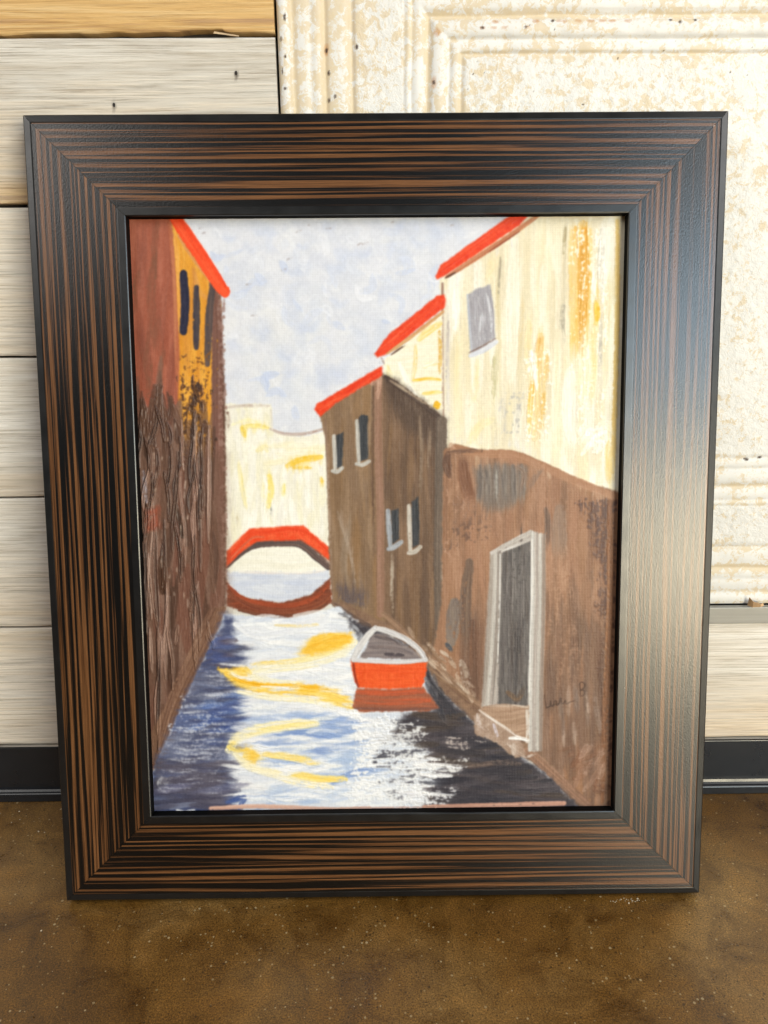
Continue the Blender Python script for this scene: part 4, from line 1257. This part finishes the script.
stroke([(560, 508), (559, 535), (560, 560)], 16, c3(140, 116, 102), c3(154, 124, 104), dry=0.26, h=0.06, fade=0.3)
speckle([(575, 500), (618, 498), (618, 625), (596, 610), (592, 530)], c3(78, 58, 58), 0.50, tex='v', aux='f', wa=0.4, soft=7, alpha=0.92, h=0.12, color2=c3(100, 76, 70))
speckle([(593, 600), (616, 600), (616, 810), (596, 800)], c3(92, 66, 56), 0.54, tex='v', aux='f', wa=0.4, soft=8, alpha=0.85, h=0.08)
speckle([(545, 540), (575, 540), (585, 680), (550, 690)], c3(176, 138, 112), 0.62, tex='v', aux='f', wa=0.5, soft=8, alpha=0.7)
stroke([(610, 500), (610, 600), (606, 700), (603, 800)], 7, c3(170, 120, 84), c3(120, 80, 58), dry=0.36, h=0.08)
scatter([(556, 690), (600, 690), (600, 745), (560, 740)], 14, (12, 36), (3, 6), (80, 100), [c3(160, 138, 124), c3(120, 100, 90)], dry=0.4, h=0.08, seed=44)
scatter([(566, 745), (604, 740), (602, 790), (575, 780)], 24, (8, 22), (3, 7), (15, 75), [c3(146, 112, 94), c3(168, 136, 118), c3(116, 84, 68), c3(130, 88, 66)], dry=0.32, h=0.3, alpha=0.85, seed=45)
stroke([(470, 560), (466, 600), (468, 650)], 12, c3(96, 78, 70), c3(126, 102, 86), dry=0.3, h=0.06, fade=0.2)
stroke([(455, 600), (452, 640)], 14, c3(112, 100, 96), c3(140, 124, 112), dry=0.3, h=0.06)
stroke([(474, 620), (473, 660), (476, 700)], 10, c3(118, 84, 66), c3(104, 80, 68), dry=0.2, h=0.06)

smear([(450, 452), (535, 466), (530, 515), (490, 525), (450, 520)], 10, True, 0.7, 7, 7)
smear([(545, 500), (606, 505), (604, 800), (546, 745)], 14, True, 0.55, 7, 9)
# quay at the foot of the wall
fill([(332, 600), (346, 600), (380, 618), (398, 624), (440, 668), (484, 704), (528, 738), (600, 812), (582, 812), (545, 770), (505, 742), (478, 724), (440, 688), (424, 660), (404, 640), (382, 628), (362, 624), (345, 612)], c3(146, 116, 94), c3(120, 94, 78), tex='w', wob=1.0)
stroke([(335, 602), (356, 616), (372, 626)], 7, c3(140, 112, 94), c3(100, 80, 70), dry=0.2, h=0.14)
stroke([(384, 612), (396, 622), (424, 650), (452, 678), (484, 706)], 7, c3(170, 138, 112), c3(130, 102, 84), dry=0.24, h=0.12)
stroke([(396, 632), (426, 660), (456, 688), (478, 706)], 5, c3(104, 78, 64), c3(150, 118, 94), dry=0.24, h=0.12)
scatter([(400, 620), (450, 655), (480, 695), (470, 698), (430, 670), (405, 640)], 46, (6, 20), (2, 5), (110, 150), [c3(206, 190, 174), c3(180, 156, 136), c3(150, 122, 100), c3(120, 96, 80)], dry=0.42, h=0.14, alpha=0.8, seed=47)
stroke([(447, 642), (452, 648)], 5, c3(84, 86, 92), dry=0.3)
stroke([(462, 660), (470, 690)], 9, c3(188, 172, 160), c3(150, 128, 112), dry=0.5, h=0.12)
stroke([(526, 748), (548, 768), (590, 806)], 9, c3(160, 124, 102), c3(132, 100, 84), dry=0.14, h=0.1)
stroke([(530, 745), (560, 772), (596, 806)], 2.0, c3(186, 152, 130), c3(120, 86, 70), dry=0.24, h=0.06)

# ---- water
WAT = [(224, 612), (256, 614), (290, 617), (320, 610), (340, 604), (362, 624), (404, 640), (424, 660), (440, 688), (478, 724), (505, 742), (545, 770), (580, 806), (580, 830), (140, 830), (156, 764), (190, 688), (222, 622)]
fill(WAT, c3(226, 230, 238), c3(208, 216, 232), tex='h', wob=0.8)
WW = [(232, 618), (340, 612), (352, 650), (350, 700), (420, 735), (440, 800), (232, 800), (240, 700)]
scatter(WW, 300, (18, 60), (3, 8), (-14, 14), [c3(238, 240, 244), c3(226, 230, 240), c3(244, 245, 247), c3(210, 218, 234), c3(234, 234, 238)], dry=0.30, h=0.16, alpha=0.85, jit=0.02, curve=0.12, seed=51, thick=0.7)
# dark side under the left house
fill([(224, 612), (236, 618), (234, 640), (246, 660), (236, 690), (244, 712), (232, 730), (230, 775), (238, 815), (140, 815), (156, 766), (190, 688), (222, 622)], c3(68, 76, 112), c3(92, 98, 128), tex='h', soft=6, wob=3)
scatter([(222, 622), (232, 640), (240, 690), (226, 740), (228, 805), (158, 805), (160, 764), (192, 690)], 170, (14, 46), (3, 8), (-12, 10), [c3(70, 78, 116), c3(90, 104, 148), c3(108, 114, 140), c3(82, 84, 106), c3(124, 130, 154), c3(66, 68, 92)], dry=0.30, h=0.12, alpha=0.85, jit=0.03, curve=0.08, seed=52, clip=WAT)
scatter([(205, 700), (246, 690), (240, 730), (205, 735)], 26, (14, 36), (3, 7), (-20, 30), [c3(84, 110, 172), c3(104, 128, 180), c3(66, 82, 136)], dry=0.3, h=0.14, alpha=0.85, seed=53, clip=WAT)
scatter([(210, 630), (232, 635), (232, 665), (212, 660)], 16, (10, 24), (3, 7), (-30, 20), [c3(70, 82, 130), c3(96, 84, 96), c3(88, 100, 150)], dry=0.3, h=0.12, alpha=0.85, seed=54, clip=WAT)
scatter([(160, 760), (226, 756), (228, 806), (158, 806)], 60, (20, 50), (4, 9), (-8, 14), [c3(84, 80, 96), c3(102, 98, 112), c3(70, 68, 86), c3(92, 92, 120)], dry=0.26, h=0.1, alpha=0.8, seed=55, clip=WAT)
for s_, (reg, th_) in enumerate((([(186, 690), (240, 680), (236, 730), (172, 735)], 0.60), ([(168, 725), (230, 725), (230, 765), (160, 770)], 0.57), ([(158, 762), (226, 764), (224, 792), (157, 792)], 0.64), ([(205, 665), (246, 668), (246, 700), (196, 700)], 0.62))):
    speckle(reg, c3(208, 211, 224), th_ + 0.03, tex='f', aux='h', wa=0.45, soft=8, alpha=0.8, h=0.16, color2=c3(190, 194, 208))
stroke([(163, 775), (160, 782), (166, 790)], 4, c3(220, 220, 226), dry=0.4, h=0.15)
stroke([(178, 808), (186, 810), (195, 808)], 4, c3(236, 236, 240), h=0.2)
stroke([(228, 800), (245, 795), (240, 806)], 6, c3(80, 104, 164), c3(60, 76, 130), dry=0.2, h=0.14)
# blue in the open water
scatter([(262, 700), (352, 712), (356, 760), (300, 780), (250, 720)], 60, (20, 52), (3, 8), (-8, 14), [c3(150, 174, 218), c3(170, 190, 226), c3(190, 204, 232), c3(134, 158, 206)], dry=0.36, h=0.12, alpha=0.8, jit=0.02, seed=56)
scatter([(300, 765), (392, 735), (400, 790), (330, 800), (245, 800)], 70, (20, 54), (3, 8), (-6, 26), [c3(156, 178, 218), c3(176, 196, 228), c3(200, 213, 236), c3(218, 225, 238)], dry=0.34, h=0.12, alpha=0.8, jit=0.02, seed=57)
stroke([(278, 733), (300, 730), (330, 734), (356, 728)], 7, c3(106, 136, 196), c3(160, 182, 222), dry=0.28, h=0.12)
stroke([(318, 722), (340, 716), (360, 722)], 9, c3(124, 152, 208), c3(176, 194, 228), dry=0.22, h=0.12)
stroke([(330, 782), (350, 772), (372, 768)], 8, c3(112, 140, 198), c3(170, 190, 226), dry=0.24, h=0.14)
stroke([(250, 795), (290, 798), (330, 790)], 6, c3(176, 194, 228), c3(220, 226, 238), dry=0.28, h=0.1)
scatter(WW, 120, (14, 46), (2, 5), (-10, 12), [c3(248, 248, 250), c3(240, 242, 246)], dry=0.40, h=0.28, alpha=0.95, jit=0.01, curve=0.1, seed=58, thick=1.0)
stroke([(236, 622), (262, 634), (320, 622), (330, 612)], 8, c3(244, 245, 248), c3(224, 228, 238), dry=0.2, h=0.2)
# dark side under the wall
fill([(345, 610), (362, 622), (404, 640), (424, 660), (440, 688), (478, 724), (505, 742), (545, 770), (582, 806), (582, 830), (410, 830), (430, 790), (452, 765), (424, 745), (392, 735), (404, 712), (436, 706), (424, 664), (392, 640), (360, 636)], c3(58, 56, 64), c3(78, 72, 78), tex='h', soft=4, wob=2)
scatter([(438, 700), (480, 726), (520, 755), (565, 800), (430, 800), (456, 766), (430, 745), (405, 730)], 110, (18, 56), (4, 9), (-10, 10), [c3(54, 52, 60), c3(70, 64, 70), c3(46, 46, 56), c3(84, 78, 84), c3(76, 66, 62)], dry=0.26, h=0.1, alpha=0.85, jit=0.02, seed=59, clip=WAT)
scatter([(426, 668), (442, 690), (452, 706), (440, 712), (430, 690)], 14, (10, 24), (3, 7), (100, 150), [c3(60, 60, 68), c3(92, 90, 96), c3(50, 52, 60)], dry=0.2, h=0.1, seed=60)
stroke([(430, 760), (462, 764), (480, 762)], 7, c3(106, 90, 80), c3(70, 62, 64), dry=0.3, h=0.08)
stroke([(470, 765), (500, 760), (520, 762)], 6, c3(136, 114, 102), c3(80, 70, 70), dry=0.38, h=0.08)
smear([(158, 764), (192, 690), (224, 626), (245, 650), (246, 800), (160, 806)], 12, False, 0.75, 7, 9)
smear([(246, 620), (345, 614), (352, 700), (400, 740), (400, 804), (246, 804)], 12, False, 0.6, 7, 8)
smear([(432, 705), (478, 728), (560, 800), (430, 802), (450, 766)], 14, False, 0.7, 7, 10)
# white dragged dry across the dark water
speckle([(352, 708), (420, 716), (430, 745), (440, 806), (340, 806)], c3(240, 241, 244), 0.49, tex='h', aux='f', wa=0.55, soft=12, alpha=0.95, h=0.28, thick=1.0)
speckle([(372, 726), (420, 735), (452, 775), (448, 800), (380, 800)], c3(58, 58, 70), 0.63, tex='h', aux='f', wa=0.5, soft=10, alpha=0.9, h=-0.05)
speckle([(425, 755), (470, 758), (465, 772), (430, 778)], c3(238, 238, 240), 0.50, tex='h', aux='f', wa=0.6, soft=5, alpha=0.95, h=0.3, thick=1.0)
speckle([(410, 785), (466, 782), (450, 806), (400, 806)], c3(226, 226, 232), 0.56, tex='h', aux='f', wa=0.5, soft=6, alpha=0.95, h=0.2)
for q in ((414, 762, 462, 765, 5), (420, 772, 452, 774, 4), (428, 756, 440, 757, 3.4), (400, 790, 452, 794, 4.5), (418, 783, 434, 783, 3)):
    stroke([(q[0], q[1]), ((q[0] + q[2]) / 2, q[1] + 1), (q[2], q[3])], q[4], c3(244, 244, 246), c3(222, 222, 228), dry=0.30, h=0.35, thick=1.0)
speckle([(450, 735), (486, 738), (484, 745), (448, 746)], c3(196, 184, 178), 0.52, tex='h', aux='f', wa=0.55, soft=6, alpha=0.9, h=0.14)
speckle([(380, 712), (395, 712), (392, 735), (366, 738)], c3(230, 232, 238), 0.5, tex='f', aux='h', wa=0.5, soft=7, alpha=0.95, h=0.25)
stroke([(352, 622), (362, 632), (358, 640)], 5, c3(76, 78, 86), c3(180, 182, 190), dry=0.4, h=0.1)
stroke([(340, 612), (352, 616), (350, 628)], 4, c3(206, 208, 216), c3(90, 88, 94), dry=0.4, h=0.1)
smear([(360, 712), (425, 712), (470, 752), (468, 803), (390, 803)], 9, False, 0.45, 5, 5)
# yellow reflections winding down
YE, YP = c3(244, 188, 50), c3(249, 230, 158)
stroke([(354, 640), (338, 652), (306, 661), (272, 665), (256, 673), (274, 682), (300, 684)], 13, c3(246, 236, 190), c3(238, 238, 236), dry=0.14, h=0.16)
stroke([(353, 638), (336, 648), (306, 657), (274, 661)], 6, c3(248, 226, 140), c3(246, 238, 200), dry=0.2, h=0.2)
fill([(300, 652), (308, 638), (320, 633), (340, 630), (355, 631), (351, 639), (332, 648), (314, 653)], YE, c3(249, 208, 96), tex='h', edge=2.2, wob=2.2, h=0.14, thick=0.8)
stroke([(346, 634), (328, 637), (308, 648)], 7, c3(238, 174, 36), c3(250, 212, 104), dry=0.22, h=0.2)
stroke([(276, 623), (300, 624), (322, 622)], 3, c3(238, 206, 120), c3(240, 236, 224), dry=0.4, h=0.1)
stroke([(252, 662), (280, 660), (305, 657)], 4, c3(246, 212, 106), c3(245, 238, 210), dry=0.3, h=0.12)
fill([(220, 667), (234, 668), (243, 664), (250, 670), (247, 677), (262, 682), (296, 684), (328, 685), (340, 690), (353, 698), (354, 708), (338, 701), (318, 694), (290, 691), (258, 691), (238, 684), (226, 676)], YE, c3(249, 216, 122), tex='h', edge=2.0, wob=2.4, h=0.14, thick=0.8)
stroke([(222, 668), (236, 671), (244, 665), (252, 671)], 5, c3(248, 206, 92), c3(250, 228, 150), dry=0.2, h=0.2)
stroke([(228, 672), (246, 682), (276, 687), (310, 688), (336, 696), (354, 704)], 9, c3(246, 194, 58), c3(250, 222, 130), dry=0.2, h=0.22, taper=0.3, thick=0.8)
stroke([(236, 677), (262, 683), (296, 684), (328, 686)], 4.5, c3(236, 168, 28), c3(246, 192, 58), dry=0.2, h=0.2)
stroke([(240, 690), (272, 695), (312, 698), (334, 706)], 7, c3(249, 232, 170), c3(246, 243, 230), dry=0.26, h=0.18)
stroke([(318, 692), (336, 698), (354, 703)], 11, c3(248, 206, 86), c3(250, 226, 140), dry=0.18, h=0.2, taper=0.5)
stroke([(232, 670), (240, 675), (252, 677)], 3.5, c3(246, 244, 238), dry=0.3, h=0.25)
stroke([(262, 684), (300, 686)], 2.5, c3(250, 244, 226), dry=0.36, h=0.2)
stroke([(316, 721), (290, 723), (262, 727), (238, 736), (230, 748)], 12, c3(249, 234, 168), c3(244, 241, 230), dry=0.24, h=0.18)
stroke([(252, 731), (280, 725), (312, 721)], 5, c3(248, 222, 120), c3(248, 236, 180), dry=0.30, h=0.16)
fill([(241, 744), (252, 745), (262, 752), (266, 758), (254, 762), (244, 757)], c3(246, 200, 78), c3(250, 226, 140), tex='w', edge=2.2, wob=2.6, h=0.16, thick=0.8)
stroke([(236, 752), (250, 764), (276, 772), (300, 780), (332, 785)], 9, c3(249, 235, 180), c3(246, 243, 230), dry=0.30, h=0.18)
stroke([(266, 752), (290, 755), (318, 761)], 8, c3(246, 208, 96), c3(250, 234, 170), dry=0.34, h=0.2)
stroke([(294, 772), (318, 776), (346, 777)], 8, c3(246, 210, 96), c3(250, 232, 160), dry=0.26, h=0.2)
stroke([(236, 740), (230, 745), (240, 750)], 4, c3(248, 222, 120), dry=0.3, h=0.16)
scatter([(230, 660), (350, 640), (352, 712), (330, 790), (240, 770)], 46, (10, 30), (2, 4.5), (-12, 14), [c3(246, 246, 247), c3(240, 240, 236), c3(232, 234, 240)], dry=0.42, h=0.26, alpha=0.8, jit=0.01, curve=0.1, seed=62, thick=1.0)

smear([(224, 640), (354, 632), (354, 705), (345, 784), (232, 770)], 7, False, 0.75, 5, 6)
# ---- door in the long wall
fill([(491, 556), (500, 545), (518, 536), (532, 529), (542, 533), (545, 560), (543, 660), (540, 749), (530, 749), (528, 712), (482, 706), (486, 640)], c3(168, 158, 152), c3(190, 182, 176), tex='v', wob=0.6)
fill([(502, 551), (516, 545), (531, 539), (531, 620), (528, 706), (498, 702), (500, 620)], c3(86, 82, 82), c3(112, 106, 104), tex='v', wob=0.5)
scatter([(506, 556), (528, 548), (526, 695), (502, 692)], 60, (30, 80), (2, 4), (87, 93), [c3(74, 70, 72), c3(98, 92, 92), c3(122, 116, 114), c3(84, 76, 74)], dry=0.32, h=0.1, alpha=0.85, jit=0.02, seed=71)
stroke([(508, 690), (518, 697), (524, 686)], 6, c3(120, 96, 76), c3(90, 80, 76), dry=0.3, h=0.08)
for o_, c_ in ((0, c3(184, 174, 166)), (4, c3(206, 200, 194)), (8, c3(164, 154, 148))):
    stroke([(492 + o_, 552 - o_ * .4), (491 + o_, 600), (488 + o_, 650), (484 + o_, 702)], 4, c_, c_ - 0.12, dry=0.18, h=0.16, taper=0.1)
stroke([(500.5, 552), (500, 600), (498, 660)], 1.6, c3(226, 224, 222), dry=0.25, h=0.16)
stroke([(492, 551), (510, 541), (531, 530)], 4.5, c3(206, 200, 196), c3(176, 168, 162), dry=0.12, h=0.18, taper=0.1)
stroke([(502, 549), (518, 543), (531, 537)], 3, c3(216, 212, 210), c3(180, 172, 166), dry=0.18, h=0.16)
for o_, c_ in ((0, c3(214, 210, 206)), (4, c3(188, 178, 172)), (8, c3(206, 200, 194)), (11, c3(168, 152, 142))):
    stroke([(533 + o_, 531 + o_ * .2), (533 + o_, 600), (531 + o_, 680), (530 + o_, 748)], 4, c_, c_ - 0.10, dry=0.16, h=0.16, taper=0.12)
stroke([(532, 538), (531.5, 600), (529, 690)], 1.6, c3(232, 230, 228), dry=0.2, h=0.16)
# its step
fill([(480, 706), (494, 703), (529, 704), (529, 738), (508, 728), (486, 713)], c3(160, 130, 108), c3(184, 154, 132), tex='h', wob=0.8, h=0.05)
fill([(474, 714), (484, 710), (522, 740), (526, 752), (516, 756), (498, 742), (476, 732)], c3(158, 132, 114), c3(186, 164, 150), tex='w', wob=1.0, h=0.08)
stroke([(484, 705), (505, 703), (528, 705)], 3, c3(212, 196, 182), c3(150, 118, 96), dry=0.22, h=0.14)
stroke([(480, 708), (500, 722), (528, 740)], 3, c3(196, 172, 154), c3(230, 222, 218), dry=0.2, h=0.18)
stroke([(527, 708), (528, 725), (527, 740)], 3, c3(216, 206, 198), dry=0.25, h=0.14)
stroke([(510, 736), (520, 736), (528, 738)], 4, c3(240, 238, 238), dry=0.2, h=0.25)
stroke([(478, 712), (480, 722), (490, 730)], 4, c3(220, 208, 204), c3(170, 146, 134), dry=0.4, h=0.2)
stroke([(494, 722), (498, 734)], 3, c3(206, 196, 206), dry=0.4, h=0.18)
stroke([(508, 742), (524, 754), (536, 752)], 3, c3(226, 216, 210), c3(160, 134, 118), dry=0.3, h=0.2)
stroke([(514, 742), (514, 752)], 5, c3(196, 178, 166), dry=0.3, h=0.12)

# ---- the orange boat
fill([(357, 686), (390, 687), (424, 685), (432, 695), (439, 706), (430, 709), (390, 709), (362, 710), (353, 706), (355, 695)], c3(152, 92, 70), c3(172, 98, 70), tex='h', wob=1.0)
stroke([(358, 690), (390, 691), (424, 689)], 6, c3(206, 92, 54), c3(172, 88, 62), dry=0.2, h=0.1)
stroke([(357, 698), (392, 700), (430, 698)], 6, c3(152, 92, 70), c3(206, 92, 56), dry=0.3, h=0.1)
stroke([(356, 706), (395, 707), (436, 706)], 4, c3(142, 86, 68), c3(120, 82, 72), dry=0.24, h=0.08)
fill([(351.5, 657), (353, 668), (355, 678), (359, 685.5), (392, 687), (422, 685), (426, 674), (428, 660), (405, 659)], c3(228, 82, 34), c3(238, 100, 50), tex='v', wob=0.6, h=0.1, thick=0.6)
stroke([(357, 668), (390, 668), (425, 668)], 8, c3(240, 100, 48), c3(226, 78, 32), dry=0.16, h=0.12)
stroke([(358, 679), (390, 680), (423, 679)], 8, c3(230, 84, 36), c3(238, 98, 46), dry=0.16, h=0.12)
stroke([(354, 660), (356, 675), (359, 685)], 2.4, c3(150, 52, 32), dry=0.2)
fill([(374, 632), (385, 632), (418, 650), (422, 657), (400, 657), (360, 656)], c3(122, 112, 114), c3(148, 136, 134), tex='h', wob=1.0)
stroke([(370, 645), (395, 646), (414, 652)], 4, c3(92, 86, 94), c3(134, 120, 118), dry=0.3, h=0.1)
stroke([(376, 634), (392, 638), (402, 645)], 4, c3(128, 112, 108), c3(96, 88, 92), dry=0.3, h=0.1)
stroke([(386, 652), (404, 653)], 4, c3(80, 72, 78), dry=0.2)
stroke([(354, 657), (360, 646), (368, 634), (376, 626)], 7, c3(226, 224, 224), c3(202, 200, 202), dry=0.06, h=0.26, taper=0.2, thick=0.9)
stroke([(376, 626), (388, 629), (406, 637), (420, 648), (426, 658)], 6, c3(222, 220, 222), c3(198, 196, 200), dry=0.06, h=0.26, taper=0.2, thick=0.9)
stroke([(354, 658), (372, 659), (400, 660), (425, 658)], 4.6, c3(224, 222, 224), c3(204, 202, 206), dry=0.05, h=0.26, taper=0.1, thick=0.9)

# bare pinkish ground along the lower edge
stroke([(212, 806), (260, 804), (330, 807), (370, 806)], 5, c3(206, 160, 142), c3(222, 184, 168), dry=0.22, h=0.04, taper=0.1)
stroke([(360, 807), (400, 806), (440, 806)], 4, c3(200, 158, 146), c3(226, 206, 200), dry=0.34, h=0.04, taper=0.1)
stroke([(425, 805), (500, 803), (564, 801)], 6, c3(206, 160, 142), c3(190, 142, 124), dry=0.16, h=0.04, taper=0.1)
stroke([(150, 813), (300, 813), (580, 810)], 3, c3(170, 120, 104), c3(206, 166, 150), dry=0.2, h=0.02)

# signature scratched in dark paint
SG = c3(54, 38, 33)


def sig(pts, w=1.0):
    stroke(pts, w, SG, SG, h=0.02, taper=0.3, thick=0.1, n=6, alpha=0.72)


sig([(545, 692), (545.5, 698), (547, 705), (550, 704), (551, 699), (552, 704), (554, 703), (555, 699), (557, 699), (557, 703), (559, 702), (561, 696), (562, 701), (564, 701), (566, 698), (566.5, 702), (570, 700), (575, 698.5)])
sig([(546, 706), (552, 703.5), (560, 701)], 0.9)
sig([(580, 681), (580.5, 688), (581, 694)])
sig([(579, 682.5), (582, 680), (585, 682), (584, 686), (581, 688), (584.5, 688.5), (585, 692), (582, 694)], 1.0)

# ---- to real geometry
REL += (NF - 0.5) * 0.05 + (NV - 0.5) * 0.05
for _ in range(1):      # knock the sharpest single-cell spikes off
    q_ = REL.copy()
    q_[1:-1, 1:-1] = (REL[1:-1, 1:-1] * 4 + REL[:-2, 1:-1] + REL[2:, 1:-1] + REL[1:-1, :-2] + REL[1:-1, 2:]) / 8
    REL = q_
REL = np.clip(REL, -0.6, 2.6)
for _ in range(2):      # wet edges run a little into each other
    c_ = COL.copy()
    c_[1:-1] = (COL[:-2] + 2 * COL[1:-1] + COL[2:]) / 4
    COL[:, 1:-1] = (c_[:, :-2] + 2 * c_[:, 1:-1] + c_[:, 2:]) / 4
COL += ((NF - 0.5) * 0.03 + (WEAVE - 0.5) * 0.018 * (1 - np.clip(THK, 0, 1)))[..., None]
PIG = np.clip(lin(np.clip(COL, 0, 1)) * PIGMENT, 0, 0.86)
xs = GX0 + np.arange(NX) * STEP
vs_ = GV0 + np.arange(NY) * STEP
P = np.zeros((NY, NX, 3))
P[..., 0], P[..., 1] = np.meshgrid(xs, vs_)
P[..., 2] = DEPTH + REL * 0.001
canvas = grid_obj('canvas', P, M_canvas, pic, colors=PIG, attrs={'thick': np.clip(THK, 0, 1)})
cs = [(GX0, GV0, DEPTH), (GX1, GV0, DEPTH), (GX1, GV1, DEPTH), (GX0, GV1, DEPTH)]
cs += [(x, y, DEPTH - 0.010) for (x, y, z) in cs]
link('canvas_stretcher', cs, [(7, 6, 5, 4), (0, 4, 5, 1), (1, 5, 6, 2), (2, 6, 7, 3), (3, 7, 4, 0)], M_board, pic)


# ------------------------------------------------------------------ crumbs on the floor
def crumbs():
    vs, fs = [], []

    def bit(x, y, r):
        b = len(vs)
        h = r * rng.uniform(0.4, 0.8)
        a0 = rng.uniform(0, 6.28)
        n = 5
        for a in range(n):
            rr = r * rng.uniform(0.6, 1.2)
            vs.append((x + rr * math.cos(a0 + a * 6.28 / n), y + rr * math.sin(a0 + a * 6.28 / n), 0.0001))
        for a in range(n):
            rr = r * rng.uniform(0.3, 0.7)
            vs.append((x + rr * math.cos(a0 + a * 6.28 / n), y + rr * math.sin(a0 + a * 6.28 / n), h))
        for a in range(n):
            fs.append((b + a, b + (a + 1) % n, b + n + (a + 1) % n, b + n + a))
        fs.append(tuple(b + n + a for a in range(n)))
    for i in range(26):
        bit(rng.normal(0.215, 0.010), rng.normal(-0.001, 0.0016), rng.uniform(0.0003, 0.0009))
    for i in range(75):
        bit(rng.uniform(-0.42, 0.44), rng.uniform(-0.18, 0.135), 0.00020 * math.exp(abs(rng.normal(0, 0.55))))
    for i in range(60):
        bit(rng.uniform(-0.42, -0.26), rng.uniform(0.09, 0.13), rng.uniform(0.0003, 0.0009))
    return link('floor_crumbs', vs, fs, M_crumb)


cr = crumbs()
cr.location.z = -0.0015
tag(cr, 'pale plaster crumbs and grit scattered over the brown concrete floor', 'grit', kind='stuff')
